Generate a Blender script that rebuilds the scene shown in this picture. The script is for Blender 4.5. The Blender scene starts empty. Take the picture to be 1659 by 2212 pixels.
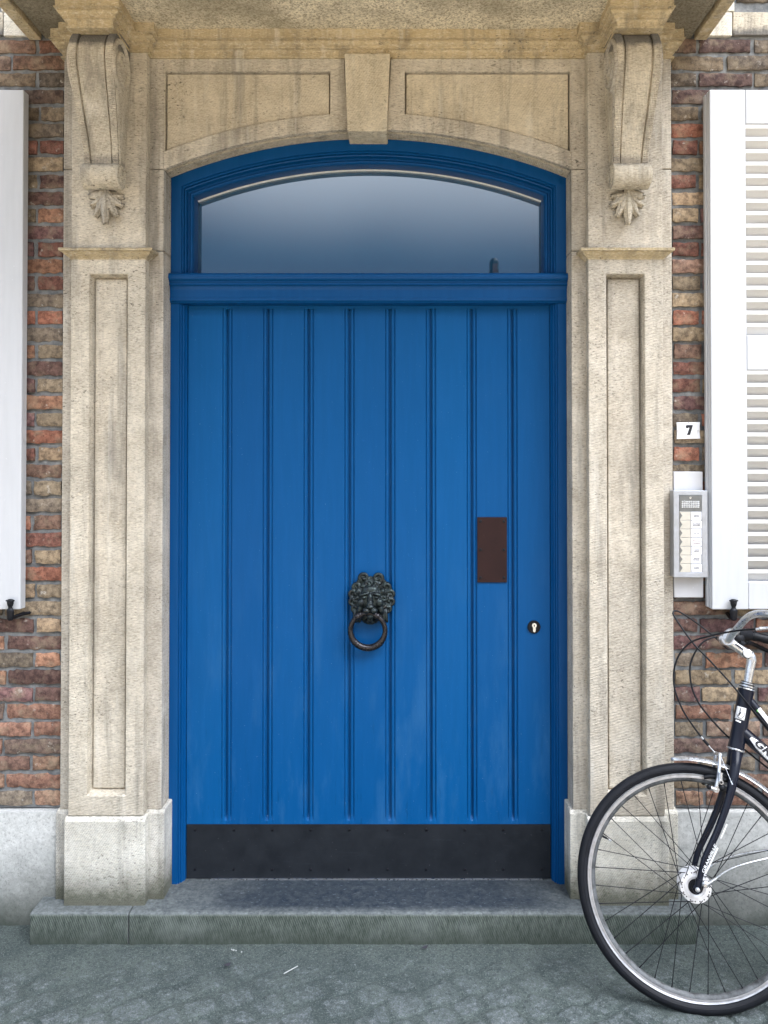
import bpy, bmesh, math, random
from mathutils import Vector, Matrix, noise
random.seed(11)
R = math.radians
sc = bpy.context.scene
COL = sc.collection

# ------------------------------------------------------------------ camera
CAM = Vector((0.13, -3.0, 1.7108))
PITCH = 0.014
FOC, CXP, CYP = 1750.0, 870.0, 990 - 1750 * math.tan(PITCH)     # in units of a 1659 wide picture
cd = bpy.data.cameras.new('camera')
cam = bpy.data.objects.new('camera', cd); COL.objects.link(cam)
cam.location = CAM
cam.rotation_euler = (R(90) + PITCH, 0, 0)
cd.sensor_fit = 'HORIZONTAL'; cd.sensor_width = 36
cd.lens = 36 * FOC / 1659
cd.shift_x = -(CXP - 829.5) / 1659
cd.shift_y = -(1106 - CYP) / 1659
cd.clip_start = 0.05; cd.clip_end = 2000
sc.camera = cam

# ------------------------------------------------------------------ sky, sun, exposure
SUN_EL, SUN_AZ = R(60), R(28)          # the sun stands behind the house: this front is in open shade
w = bpy.data.worlds.new('World'); sc.world = w; w.use_nodes = True
nt = w.node_tree; bg = nt.nodes['Background']
sky = nt.nodes.new('ShaderNodeTexSky'); sky.sky_type = 'NISHITA'; sky.sun_disc = False
sky.sun_elevation = SUN_EL; sky.sun_rotation = SUN_AZ
sky.air_density = .8; sky.dust_density = .2; sky.ozone_density = 2.0
# a bank of bright cloud stands over the roofs across the street
tc = nt.nodes.new('ShaderNodeTexCoord'); sx_ = nt.nodes.new('ShaderNodeSeparateXYZ'); nt.links.new(tc.outputs['Generated'], sx_.inputs[0])
nz = nt.nodes.new('ShaderNodeTexNoise'); nz.inputs['Scale'].default_value = 2.2; nz.inputs['Detail'].default_value = 2; nt.links.new(tc.outputs['Generated'], nz.inputs['Vector'])
def wr(v, a, b, c, d):
    o = nt.nodes.new('ShaderNodeMapRange'); o.interpolation_type = 'SMOOTHSTEP'; nt.links.new(v, o.inputs[0])
    for i, x in enumerate((a, b, c, d)): o.inputs[i + 1].default_value = x
    return o.outputs[0]
def wm(op, a, b):
    o = nt.nodes.new('ShaderNodeMath'); o.operation = op
    for i, x in enumerate((a, b)):
        if isinstance(x, (int, float)): o.inputs[i].default_value = x
        else: nt.links.new(x, o.inputs[i])
    return o.outputs[0]
zz_ = wm('ADD', sx_.outputs[2], wm('MULTIPLY', wm('SUBTRACT', nz.outputs[0], .5), .07))
cf = wm('MULTIPLY', wm('MULTIPLY', wr(zz_, .225, .365, 0, 1), wr(zz_, .55, .85, 1, 0)), wr(sx_.outputs[1], -.3, .2, 1, 0))
cm = nt.nodes.new('ShaderNodeMix'); cm.data_type = 'RGBA'; nt.links.new(cf, cm.inputs[0]); nt.links.new(sky.outputs[0], cm.inputs[6]); cm.inputs[7].default_value = (14.5, 16.2, 18.8, 1)
# an added bright sky patch, upper right: main soft light on this front
dp_ = nt.nodes.new('ShaderNodeVectorMath'); dp_.operation = 'DOT_PRODUCT'; nt.links.new(tc.outputs['Generated'], dp_.inputs[0]); dp_.inputs[1].default_value = Vector((.42, -.38, .83)).normalized()
c2 = wr(wm('ADD', dp_.outputs['Value'], wm('MULTIPLY', wm('SUBTRACT', nz.outputs[0], .5), .25)), .86, .975, 0, 1)
cm2 = nt.nodes.new('ShaderNodeMix'); cm2.data_type = 'RGBA'; nt.links.new(c2, cm2.inputs[0]); nt.links.new(cm.outputs[2], cm2.inputs[6]); cm2.inputs[7].default_value = (112.0, 115.0, 122.0, 1)
nt.links.new(cm2.outputs[2], bg.inputs[0]); bg.inputs[1].default_value = 0.09
sd = bpy.data.lights.new('sun', 'SUN'); sd.energy = 4.8; sd.angle = R(0.53); sd.color = (1, .95, .88)
sun = bpy.data.objects.new('sun', sd); COL.objects.link(sun)
sdir = Vector((math.sin(SUN_AZ) * math.cos(SUN_EL), math.cos(SUN_AZ) * math.cos(SUN_EL), math.sin(SUN_EL)))
sun.rotation_euler = sdir.to_track_quat('Z', 'Y').to_euler()
sun.location = sdir * 40
vs = sc.view_settings
vs.view_transform = 'Standard'; vs.look = 'None'; vs.gamma = 1; vs.exposure = 0.55
sc.cycles.max_bounces = 8; sc.cycles.diffuse_bounces = 5; sc.cycles.use_denoising = True

# ------------------------------------------------------------------ material helpers
class NT:
    def __init__(s, name):
        s.m = bpy.data.materials.new(name); s.m.use_nodes = True
        s.t = s.m.node_tree; s.p = s.t.nodes['Principled BSDF']
        g = s.n('ShaderNodeNewGeometry'); s.pos = g.outputs['Position']
    def n(s, typ, **k):
        o = s.t.nodes.new(typ)
        for a, v in k.items(): setattr(o, a, v)
        return o
    def l(s, a, b): s.t.links.new(a, b)
    def mapv(s, scale=(1, 1, 1), rot=(0, 0, 0), loc=(0, 0, 0)):
        o = s.n('ShaderNodeMapping'); s.l(s.pos, o.inputs[0])
        o.inputs[1].default_value = loc; o.inputs[2].default_value = rot; o.inputs[3].default_value = scale
        return o.outputs[0]
    def noise(s, scale, detail=4, rough=.55, vec=None, dist=0):
        o = s.n('ShaderNodeTexNoise'); s.l(vec or s.pos, o.inputs['Vector'])
        o.inputs['Scale'].default_value = scale; o.inputs['Detail'].default_value = detail
        o.inputs['Roughness'].default_value = rough; o.inputs['Distortion'].default_value = dist
        return o.outputs[0]
    def ramp(s, fac, stops):
        o = s.n('ShaderNodeValToRGB'); s.l(fac, o.inputs[0])
        e = o.color_ramp.elements
        while len(e) < len(stops): e.new(.5)
        for i, (p, c) in enumerate(stops):
            e[i].position = p; e[i].color = tuple(c) + (1,) if len(c) == 3 else c
        return o.outputs[0]
    def rng(s, v, a, b, c=0., d=1.):
        o = s.n('ShaderNodeMapRange'); o.clamp = True
        s.l(v, o.inputs[0])
        for i, x in enumerate((a, b, c, d)): o.inputs[i + 1].default_value = x
        return o.outputs[0]
    def math(s, op, a, b=None):
        o = s.n('ShaderNodeMath', operation=op)
        for i, x in enumerate((a, b)):
            if x is None: continue
            if isinstance(x, (int, float)): o.inputs[i].default_value = x
            else: s.l(x, o.inputs[i])
        return o.outputs[0]
    def mix(s, fac, a, b, mode='MIX'):
        o = s.n('ShaderNodeMix', data_type='RGBA', blend_type=mode)
        for i, x in ((0, fac), (6, a), (7, b)):
            if isinstance(x, (int, float)): o.inputs[i].default_value = x
            elif isinstance(x, tuple): o.inputs[i].default_value = x + (1,)
            else: s.l(x, o.inputs[i])
        return o.outputs[2]
    def bump(s, h, strength=.5, dist=.002, prev=None):
        o = s.n('ShaderNodeBump'); s.l(h, o.inputs['Height'])
        o.inputs['Strength'].default_value = strength; o.inputs['Distance'].default_value = dist
        if prev is not None: s.l(prev, o.inputs['Normal'])
        return o.outputs[0]
    def xyz(s):
        o = s.n('ShaderNodeSeparateXYZ'); s.l(s.pos, o.inputs[0]); return o.outputs
    def set(s, color=None, rough=None, normal=None, metal=None, spec=None, **k):
        for nm, v in (('Base Color', color), ('Roughness', rough), ('Normal', normal), ('Metallic', metal), ('Specular IOR Level', spec)):
            if v is None: continue
            i = s.p.inputs[nm]
            if isinstance(v, tuple): i.default_value = v + (1,)
            elif isinstance(v, (int, float)): i.default_value = v
            else: s.l(v, i)
        for nm, v in k.items(): s.p.inputs[nm].default_value = v
        return s.m

def stone(name, ang, light=(.70, .645, .555), dark=(.46, .41, .335), grey=(.25, .235, .205), lines=58., weather=.5, moss=None, line_col=.35, soot=()):
    """limestone dressed with a comb chisel: fine parallel grooves, dirt caught in them, weathering"""
    s = NT(name)
    big = s.noise(2.3, 5, .6)
    med = s.noise(11, 5, .65)
    c = s.mix(s.rng(med, .3, .72), dark, light)
    c = s.mix(s.math('MULTIPLY', s.rng(big, .45, .72), weather), c, grey)
    r = (0, ang, R(20))
    st = s.noise(1, 4, .7, s.mapv((75, 75, 300), r))
    c = s.mix(s.rng(st, .46, .70, 0, line_col * 1.55), c, (.10, .087, .066))
    c = s.mix(s.rng(s.noise(1, 3, .6, s.mapv((70, 70, 230), r, (3, 1, 7))), .52, .75, 0, .55), c, (.78, .71, .58))
    rnd = s.n('ShaderNodeObjectInfo').outputs['Random']
    c = s.mix(1., c, s.ramp(rnd, [(0, (.90, .90, .91)), (1, (1.08, 1.07, 1.04))]), 'MULTIPLY')
    c = s.mix(s.rng(s.noise(26, 6, .8), .52, .72, 0, .26), c, (.20, .185, .16))
    run = s.noise(1, 5, .65, s.mapv((16, 16, 1.3)))
    c = s.mix(s.rng(run, .52, .70, 0, .60), c, (.155, .145, .128))
    c = s.mix(s.rng(s.noise(1, 5, .6, s.mapv((22, 22, 2.2), (0, 0, 0), (5, 5, 5))), .57, .74, 0, .4), c, (.78, .75, .68))
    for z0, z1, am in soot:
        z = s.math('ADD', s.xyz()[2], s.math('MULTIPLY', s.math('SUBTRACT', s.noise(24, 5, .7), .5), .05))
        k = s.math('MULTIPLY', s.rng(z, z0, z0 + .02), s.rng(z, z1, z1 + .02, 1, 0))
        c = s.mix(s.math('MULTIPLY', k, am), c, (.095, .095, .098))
    # black lichen specks
    sp = s.noise(1, 3, .7, s.mapv((75, 75, 150), r))
    area = s.rng(s.noise(3.1, 3, .6), .40, .62)
    c = s.mix(s.math('MULTIPLY', s.rng(sp, .575, .68), s.math('MULTIPLY', area, .85)), c, (.05, .045, .035))
    if moss:
        z = s.xyz()[2]
        k = s.math('MULTIPLY', s.rng(s.math('ADD', z, s.math('MULTIPLY', s.noise(26, 6, .8), .16)), moss, moss + .13, 1, 0), .85)
        c = s.mix(k, c, (.040, .046, .026))
    wv = s.n('ShaderNodeTexWave', wave_type='BANDS', bands_direction='Z')
    s.l(s.mapv((1, 1, 1), r), wv.inputs['Vector'])
    wv.inputs['Scale'].default_value = lines; wv.inputs['Distortion'].default_value = 2.2
    wv.inputs['Detail'].default_value = 2; wv.inputs['Detail Scale'].default_value = 1.2
    b = s.bump(wv.outputs[1], .5, .0025)
    b = s.bump(st, .7, .003, b)
    b = s.bump(s.noise(160, 3, .6), .3, .0015, b)
    return s.set(c, .93, b, spec=.25)

M = {}
M['stone'] = stone('tooled_limestone', R(-9))
M['stone_steep'] = stone('steeply_tooled_limestone', R(-64), light=(.80, .78, .72), dark=(.58, .555, .49), weather=.25, moss=.215, line_col=.3)
M['stone_arch'] = stone('arch_limestone', R(-70), light=(.68, .61, .49), dark=(.48, .42, .32), weather=.15, line_col=.25)
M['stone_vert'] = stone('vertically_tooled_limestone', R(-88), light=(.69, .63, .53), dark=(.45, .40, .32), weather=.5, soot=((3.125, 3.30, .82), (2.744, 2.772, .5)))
M['stone_warm'] = stone('yellow_limestone', R(-88), light=(.62, .52, .35), dark=(.43, .34, .20), grey=(.30, .26, .19), weather=.4, line_col=.2, soot=((2.461, 2.50, .75),))

def m_soffit():
    s = NT('roughcast_soffit')
    n = s.noise(120, 4, .75); big = s.noise(3.5, 4, .6)
    c = s.mix(s.rng(n, .34, .58), (.26, .22, .15), (.88, .80, .63))
    c = s.mix(s.rng(big, .44, .66, 0, .6), c, (.21, .18, .12))
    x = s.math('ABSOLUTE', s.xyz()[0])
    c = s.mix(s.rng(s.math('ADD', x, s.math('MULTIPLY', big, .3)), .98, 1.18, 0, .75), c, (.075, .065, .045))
    return s.set(c, .95, s.bump(n, .7, .004), spec=.2)
M['soffit'] = m_soffit()

def m_brick():
    s = NT('weathered_brick')
    a = s.n('ShaderNodeAttribute', attribute_name='Col')
    n = s.noise(42, 6, .72); n2 = s.noise(15, 4, .6); fine = s.noise(210, 3, .6)
    c = s.mix(s.rng(n, .40, .60, 0, .95), s.mix(1., a.outputs[0], (1.2, 1.19, 1.16), 'MULTIPLY'), s.mix(1., a.outputs[0], (.48, .47, .49), 'MULTIPLY'))
    c = s.mix(s.rng(n2, .50, .70, 0, .5), c, (.33, .27, .19))
    c = s.mix(s.rng(s.noise(95, 4, .7), .62, .72, 0, .85), c, (.03, .025, .022))
    c = s.mix(s.rng(s.noise(30, 6, .75, s.mapv(loc=(4, 4, 4))), .60, .70, 0, .75), c, (.50, .47, .42))
    b = s.bump(n, .8, .006); b = s.bump(fine, .6, .002, b)
    return s.set(c, .95, b, spec=.2)
M['brick'] = m_brick()

def m_mortar():
    s = NT('grey_mortar')
    n = s.noise(30, 6, .65); st = s.noise(1, 4, .6, s.mapv((18, 18, 120)))
    c = s.mix(s.rng(n, .35, .68), (.11, .116, .122), (.24, .247, .25))
    c = s.mix(s.rng(st, .58, .75, 0, .6), c, (.075, .08, .085))
    return s.set(c, .95, s.bump(n, .8, .004), spec=.2)
M['mortar'] = m_mortar()

def m_plinth():
    s = NT('cement_plinth')
    n = s.noise(55, 6, .75); b2 = s.noise(5, 5, .65)
    c = s.mix(s.rng(n, .32, .68), (.42, .425, .415), (.62, .625, .61))
    c = s.mix(s.rng(s.noise(120, 3, .7), .54, .68, 0, .55), c, (.22, .22, .21))
    z = s.xyz()[2]
    k = s.rng(s.math('SUBTRACT', z, s.math('MULTIPLY', b2, .26)), -.13, .17, 1, 0)
    k = s.math('POWER', k, .75)
    c = s.mix(s.math('MULTIPLY', k, .96), c, (.035, .045, .035))
    return s.set(c, .95, s.bump(n, .6, .003), spec=.2)
M['plinth'] = m_plinth()

def m_step():
    s = NT('bluestone')
    n = s.noise(60, 5, .7); x, y, z = s.xyz()
    c = s.mix(s.rng(n, .35, .68), (.072, .082, .084), (.17, .186, .188))
    ax = s.math('ABSOLUTE', s.math('SUBTRACT', x, .05))
    worn = s.math('MULTIPLY', s.rng(s.math('ADD', ax, s.math('MULTIPLY', s.noise(9, 4, .6), .35)), .62, 1.05, 1, 0), s.rng(s.math('ADD', y, s.math('MULTIPLY', s.noise(14, 4, .7), .05)), -.105, -.055))
    c = s.mix(s.math('MULTIPLY', worn, s.rng(s.noise(38, 5, .75), .3, .62, 1, .72)), c, (.014, .022, .034))
    c = s.mix(s.rng(s.noise(1, 3, .7, s.mapv((55, 90, 90))), .60, .72, 0, .4), c, (.22, .25, .29))
    # green growth on the riser, scraped patches
    rs = s.rng(y, -.1275, -.125, 1, 0)
    rc = s.mix(s.rng(s.noise(1, 6, .8, s.mapv((90, 40, 26), (0, R(22), 0))), .36, .70), (.045, .057, .050), (.140, .160, .140))
    rc = s.mix(s.rng(s.noise(7, 4, .6), .52, .75, 0, .6), rc, (.17, .19, .18))
    rc = s.mix(s.rng(s.math('ADD', z, s.math('MULTIPLY', s.noise(20, 4, .7), .07)), .10, .03, 0, .7), rc, (.035, .045, .036))
    c = s.mix(rs, c, rc)
    wv = s.n('ShaderNodeTexWave', wave_type='BANDS', bands_direction='X')
    s.l(s.mapv((1, 1, 1), (0, R(22), 0)), wv.inputs['Vector'])
    wv.inputs['Scale'].default_value = 42; wv.inputs['Distortion'].default_value = 1.5
    b = s.bump(s.math('MULTIPLY', wv.outputs[1], rs), .6, .003); b = s.bump(n, .4, .002, b)
    return s.set(c, s.rng(worn, 0, 1, .85, .55), b, spec=.14)
M['step'] = m_step()

def m_ground():
    s = NT('mossy_setts')
    a = s.n('ShaderNodeAttribute', attribute_name='sett').outputs['Fac']
    n = s.noise(85, 5, .75); b2 = s.noise(5, 5, .65); f = s.noise(240, 3, .65)
    soil = s.mix(s.rng(b2, .35, .66), (.056, .074, .072), (.108, .132, .123))
    soil = s.mix(s.rng(n, .46, .62, 0, .75), soil, (.033, .045, .045))
    soil = s.mix(s.rng(f, .55, .66, 0, .7), soil, (.23, .26, .25))
    gran = s.mix(s.rng(n, .34, .64), (.070, .084, .092), (.26, .29, .305))
    gran = s.mix(s.rng(f, .5, .72, 0, .6), gran, (.38, .41, .42))
    k = s.math('MULTIPLY', s.rng(s.math('ADD', a, s.math('MULTIPLY', s.math('SUBTRACT', s.noise(24, 7, .85), .5), 3.4)), .50, 1.05), .9)
    k = s.math('MULTIPLY', k, s.rng(s.noise(48, 7, .9), .45, .60, .10, .9))
    c = s.mix(k, soil, gran)
    c = s.mix(s.rng(s.noise(22, 4, .7, s.mapv(loc=(9, 2, 0))), .60, .74, 0, .4), c, (.034, .044, .045))
    b = s.bump(n, 1., .010); b = s.bump(f, .8, .004, b)
    return s.set(c, .9, b, spec=.3)
M['ground'] = m_ground()

def m_paint(name, col, rough=.33, orange=.15, wear=.12, wearcol=None, spec=.5, scuff=False):
    s = NT(name)
    n = s.noise(1, 4, .6, s.mapv((55, 55, 5))); d = s.noise(3.5, 5, .6)
    c = s.mix(s.rng(n, .4, .7, 0, wear), col, wearcol or tuple(min(1, x * 1.6 + .01) for x in col))
    c = s.mix(s.rng(s.noise(60, 4, .7), .67, .74, 0, .35), c, tuple(min(1, x * 1.7 + .03) for x in col))
    if scuff:
        wn = s.n('ShaderNodeTexWhiteNoise', noise_dimensions='1D'); s.l(s.math('FLOOR', s.math('DIVIDE', s.math('ADD', s.xyz()[0], 3.6684), .1563)), wn.inputs['W'])
        c = s.mix(1., c, s.ramp(wn.outputs[0], [(0, (.86, .90, .93)), (1, (1.10, 1.07, 1.05))]), 'MULTIPLY')
        z = s.xyz()[2]; low = s.rng(z, .9, .35)
        c = s.mix(s.math('MULTIPLY', s.rng(s.noise(1, 4, .7, s.mapv((60, 60, 7), (0, R(35), 0))), .62, .72, 0, .55), low), c, tuple(x * .45 for x in col))
        c = s.mix(s.math('MULTIPLY', s.rng(s.noise(1, 5, .65, s.mapv((14, 14, 3), (0, 0, 0), (2, 8, 3))), .50, .74, 0, .35), s.rng(z, 1.5, .5)), c, (.05, .16, .32))
        c = s.mix(s.rng(s.noise(130, 2, .6), .70, .74, 0, .6), c, (.12, .22, .36))
    b = s.bump(s.noise(1, 3, .5, s.mapv((160, 160, 14))), orange, .0006)
    b = s.bump(d, .12, .004, b)
    return s.set(c, s.rng(d, .3, .7, rough - .05, rough + .12), b, spec=spec)
M['blue'] = m_paint('blue_gloss_paint', (.0005, .070, .222), .40, spec=.13, scuff=True)
M['shaded_blue'] = m_paint('shaded_blue_frame_paint', (.0005, .054, .182), .36, spec=.16)  # door blue darkened, the frame's dimmer light put into the colour
M['white'] = m_paint('white_shutter_paint', (.50, .515, .545), .42, .1, .3, (.42, .43, .45))
M['cream'] = m_paint('lit_slat_paint', (.66, .66, .655), .45, .1, .2, (.57, .57, .56))  # shutter white lightened, bounced light on the slats put into the colour
M['board'] = m_paint('white_board_paint', (.50, .505, .53), .4, .1, .15, (.44, .44, .44))

def simple(name, col, rough=.5, metal=0., var=.3, scale=60, bump=.15, spec=.5):
    s = NT(name); n = s.noise(scale, 5, .65)
    c = s.mix(s.rng(n, .3, .7), tuple(x * (1 - var) for x in col), tuple(min(1, x * (1 + var)) for x in col))
    return s.set(c, s.rng(n, .3, .7, max(.03, rough - .08), rough + .1), s.bump(n, bump, .001), metal, spec)
M['bronze'] = None
def m_bronze():
    s = NT('patinated_bronze'); n = s.noise(70, 5, .7)
    c = s.mix(s.rng(n, .4, .65), (.018, .023, .028), (.036, .052, .050))
    c = s.mix(s.rng(s.noise(25, 4, .6, s.mapv(loc=(3, 0, 1))), .58, .7, 0, .5), c, (.075, .055, .045))
    return s.set(c, .40, s.bump(n, .3, .0015), .65)
M['bronze'] = m_bronze()
M['ring'] = simple('worn_bronze', (.036, .034, .038), .28, .75, .3, 90)
def m_plate(name, col, col2, rough=.5, metal=.4):
    s = NT(name); n = s.noise(14, 5, .65); f = s.noise(1, 4, .7, s.mapv((6, 60, 60)))
    c = s.mix(s.rng(n, .35, .7), col, col2)
    c = s.mix(s.rng(s.noise(150, 2, .6), .745, .78, 0, .5), c, (.22, .22, .22))
    c = s.mix(s.rng(f, .6, .75, 0, .3), c, tuple(x * 1.9 for x in col2))
    return s.set(c, s.rng(n, .3, .7, rough, rough + .15), s.bump(n, .15, .002), metal, .18)
M['kick'] = m_plate('black_kick_plate_metal', (.009, .0115, .0155), (.0145, .0178, .023), .55, .0)
M['letter'] = m_plate('brown_bronze_plate', (.020, .0085, .0085), (.029, .0125, .0115), .55, .0)
M['iron'] = simple('black_iron', (.006, .007, .011), .42, .2, .4, 120, .15, .3)
M['tyre'] = simple('black_rubber', (.0085, .0095, .013), .62, 0, .35, 45, .3, .22)
M['bikeblack'] = simple('black_bike_paint', (.0045, .0065, .015), .30, 0, .2, 30, .05, .3)
M['blackplastic'] = simple('black_plastic', (.006, .007, .010), .5, 0, .25, 80, .15, .25)
M['alu'] = simple('brushed_aluminium', (.62, .64, .67), .30, .9, .12, 110, .1)
M['rim'] = simple('rim_aluminium', (.44, .445, .47), .36, .75, .15, 70, .15)
M['rimdark'] = simple('dusty_rim_inside', (.085, .09, .095), .6, .2, .7, 40, .2)
M['hub'] = simple('hub_aluminium', (.74, .74, .76), .42, .5, .1, 70, .1)
M['spoke'] = simple('dark_steel', (.008, .009, .013), .5, .2, .2, 60, .15, .25)
M['grey'] = simple('grey_anodised', (.40, .42, .46), .42, .5, .1, 40, .05)
M['panelgrey'] = simple('dark_grey_panel', (.16, .165, .165), .42, .4, .12, 60)
M['button'] = simple('cream_button', (.50, .47, .41), .4, 0, .06, 60)
M['card'] = simple('white_card', (.80, .80, .84), .55, 0, .03, 60)
M['ink'] = simple('black_ink', (.012, .012, .018), .6, 0, .1)
M['redink'] = simple('brown_ink', (.14, .05, .03), .6, 0, .1)
M['enamel'] = simple('white_enamel', (.80, .81, .85), .22, 0, .05, 30, .05)
M['decal'] = simple('white_decal', (.80, .81, .83), .4, 0, .04)
M['green'] = simple('green_decal', (.15, .5, .1), .4, 0, .04)
M['putty'] = simple('white_putty', (.80, .80, .78), .6, 0, .08)
M['brass'] = simple('pale_brass', (.74, .71, .64), .35, .35, .1)
M['straw'] = simple('white_plastic', (.38, .39, .39), .5, 0, .05)
M['leaf'] = simple('dry_leaf', (.03, .028, .04), .8, 0, .3)
M['roof'] = simple('dark_roof_tile', (.10, .06, .045), .8, 0, .3, 5)
M['render'] = simple('sunlit_plaster', (.26, .22, .18), .9, 0, .12, 1.5)
M['street'] = simple('pale_street_paving', (.56, .48, .36), .9, 0, .2, 2.)
def m_glass():
    s = NT('window_glass')
    w_ = s.noise(1.6, 2, .5)
    return s.set((.007, .052, .108), .015, s.bump(w_, .004, .02), 0, .5, IOR=2.7)
M['glass'] = m_glass()
def m_farbrick():
    s = NT('upper_brickwork')
    b = s.n('ShaderNodeTexBrick'); s.l(s.mapv((1, 1, 1), (R(90), 0, 0)), b.inputs['Vector'])
    b.inputs['Scale'].default_value = 1; b.inputs['Brick Width'].default_value = .21; b.inputs['Row Height'].default_value = .0634
    b.inputs['Mortar Size'].default_value = .007
    b.inputs['Color1'].default_value = (.19, .08, .055, 1); b.inputs['Color2'].default_value = (.22, .16, .10, 1); b.inputs['Mortar'].default_value = (.2, .2, .19, 1)
    return s.set(b.outputs[0], .95, None)
M['farbrick'] = m_farbrick()

# ------------------------------------------------------------------ mesh helpers
def tag(o, label=None, cat=None, group=None, kind=None):
    for k, v in (('label', label), ('category', cat), ('group', group), ('kind', kind)):
        if v: o[k] = v
    return o
def thing(name, label, cat, loc=(0, 0, 0), group=None):
    o = bpy.data.objects.new(name, None); COL.objects.link(o); o.location = loc
    o.empty_display_size = .05
    return tag(o, label, cat, group)
def local(o, parent):
    """parent o while keeping its world coordinates (no ancestor is turned)"""
    t, p = Vector(), parent
    while p is not None: t += Vector(p.location); p = p.parent
    o.parent = parent; o.location = Vector(o.location) - t
class MB:
    def __init__(s): s.v = []; s.f = []; s.c = []
    def add(s, vs_, fs, col=None):
        o = len(s.v); s.v += [tuple(v) for v in vs_]
        s.f += [tuple(i + o for i in f) for f in fs]
        s.c += [col] * len(fs)
        return s
    def box(s, x0, x1, y0, y1, z0, z1):
        v = [(x, y, z) for z in (z0, z1) for y in (y0, y1) for x in (x0, x1)]
        return s.add(v, [(0, 2, 3, 1), (4, 5, 7, 6), (0, 1, 5, 4), (2, 6, 7, 3), (0, 4, 6, 2), (1, 3, 7, 5)])
    def prism(s, poly, a, b, axis='y'):
        """polygon (p,q) extruded along an axis: y -> (x,z), x -> (y,z), z -> (x,y)"""
        def m(p, t):
            return (p[0], t, p[1]) if axis == 'y' else (t, p[0], p[1]) if axis == 'x' else (p[0], p[1], t)
        n = len(poly)
        v = [m(p, a) for p in poly] + [m(p, b) for p in poly]
        f = [tuple(range(n)), tuple(range(2 * n - 1, n - 1, -1))] + [(i, n + i, n + (i + 1) % n, (i + 1) % n) for i in range(n)]
        return s.add(v, f)
    def rows(s, rows, closed=False):
        """quads between rows of equal length"""
        n = len(rows[0]); v = [p for r in rows for p in r]; f = []
        for i in range(len(rows) - 1):
            for j in range(n if closed else n - 1):
                a, b = i * n + j, i * n + (j + 1) % n
                f.append((a, b, b + n, a + n))
        return s.add(v, f)
    def tube(s, pts, rad, n=10, closed=False, flat=None, caps=True):
        pts = [Vector(p) for p in pts]; N = len(pts); rows = []
        ref = None
        for i, p in enumerate(pts):
            a = pts[(i - 1) % N] if (closed or i) else p
            b = pts[(i + 1) % N] if (closed or i < N - 1) else p
            t = (b - a).normalized()
            if ref is None:
                ref = t.orthogonal().normalized()
            ref = (ref - t * ref.dot(t)).normalized()
            bi = t.cross(ref)
            r = rad(i / max(1, N - 1)) if callable(rad) else rad
            rows.append([p + (ref * math.cos(k) + bi * math.sin(k)) * r for k in (2 * math.pi * j / n for j in range(n))])
        if closed:
            v = [q for r_ in rows for q in r_]; f = []
            # find the twist between last and first ring
            d = [(rows[-1][0] - rows[0][j]).length for j in range(n)]; sh = d.index(min(d))
            for i in range(N):
                for j in range(n):
                    a, b = i * n + j, i * n + (j + 1) % n
                    if i < N - 1: f.append((a, b, b + n, a + n))
                    else: f.append((a, b, (j + 1 + sh) % n, (j + sh) % n))
            return s.add(v, f)
        s.rows([r_ for r_ in rows], True)
        if caps:
            o = len(s.v)
            s.add(rows[0], [tuple(range(n))[::-1]]); s.add(rows[-1], [tuple(range(n))])
        return s
    def lathe(s, prof, origin, axis, n=32):
        """prof: (radius, along) pairs around an axis through origin"""
        ax = Vector(axis).normalized(); u = ax.orthogonal().normalized(); w_ = ax.cross(u); o = Vector(origin)
        rows = [[o + ax * h + (u * math.cos(k) + w_ * math.sin(k)) * r for k in (2 * math.pi * j / n for j in range(n))] for r, h in prof]
        return s.rows(rows, True)
    def ball(s, c, r, rot=(0, 0, 0), sub=2):
        bm = bmesh.new(); bmesh.ops.create_icosphere(bm, subdivisions=sub, radius=1)
        from mathutils import Euler
        m = Matrix.Translation(c) @ Euler(rot).to_matrix().to_4x4() @ Matrix.Diagonal((r[0], r[1], r[2], 1))
        bm.verts.index_update()
        s.add([m @ v.co for v in bm.verts], [tuple(v.index for v in f.verts) for f in bm.faces]); bm.free()
        return s
    def build(s, name, mat, parent=None, smooth=False, bevel=0, origin=None, angle=35, merge=True, seg=2):
        me = bpy.data.meshes.new(name)
        o0 = Vector(origin) if origin is not None else Vector((0, 0, 0))
        me.from_pydata([tuple(Vector(v) - o0) for v in s.v], [], s.f)
        if any(c is not None for c in s.c):
            a = me.color_attributes.new('Col', 'FLOAT_COLOR', 'CORNER'); k = 0
            for f, c in zip(me.polygons, s.c):
                for _ in f.vertices:
                    a.data[k].color = tuple(c) + (1,); k += 1
        bm = bmesh.new(); bm.from_mesh(me)
        if merge: bmesh.ops.remove_doubles(bm, verts=bm.verts, dist=1e-5)
        bmesh.ops.recalc_face_normals(bm, faces=bm.faces)
        bm.to_mesh(me); bm.free()
        me.materials.append(mat)
        if smooth:
            me.polygons.foreach_set('use_smooth', [True] * len(me.polygons))
            if smooth != 'all': me.set_sharp_from_angle(angle=R(angle))
        o = bpy.data.objects.new(name, me); COL.objects.link(o); o.location = o0
        if bevel:
            b = o.modifiers.new('bevel', 'BEVEL'); b.width = bevel; b.segments = seg; b.limit_method = 'ANGLE'; b.angle_limit = R(40)
            b.harden_normals = False
        if parent: local(o, parent)
        return o
def dup(o, loc=None, parent=None):
    c = o.copy(); COL.objects.link(c)
    if parent: c.parent = parent
    if loc is not None: c.location = loc
    return c
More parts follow.
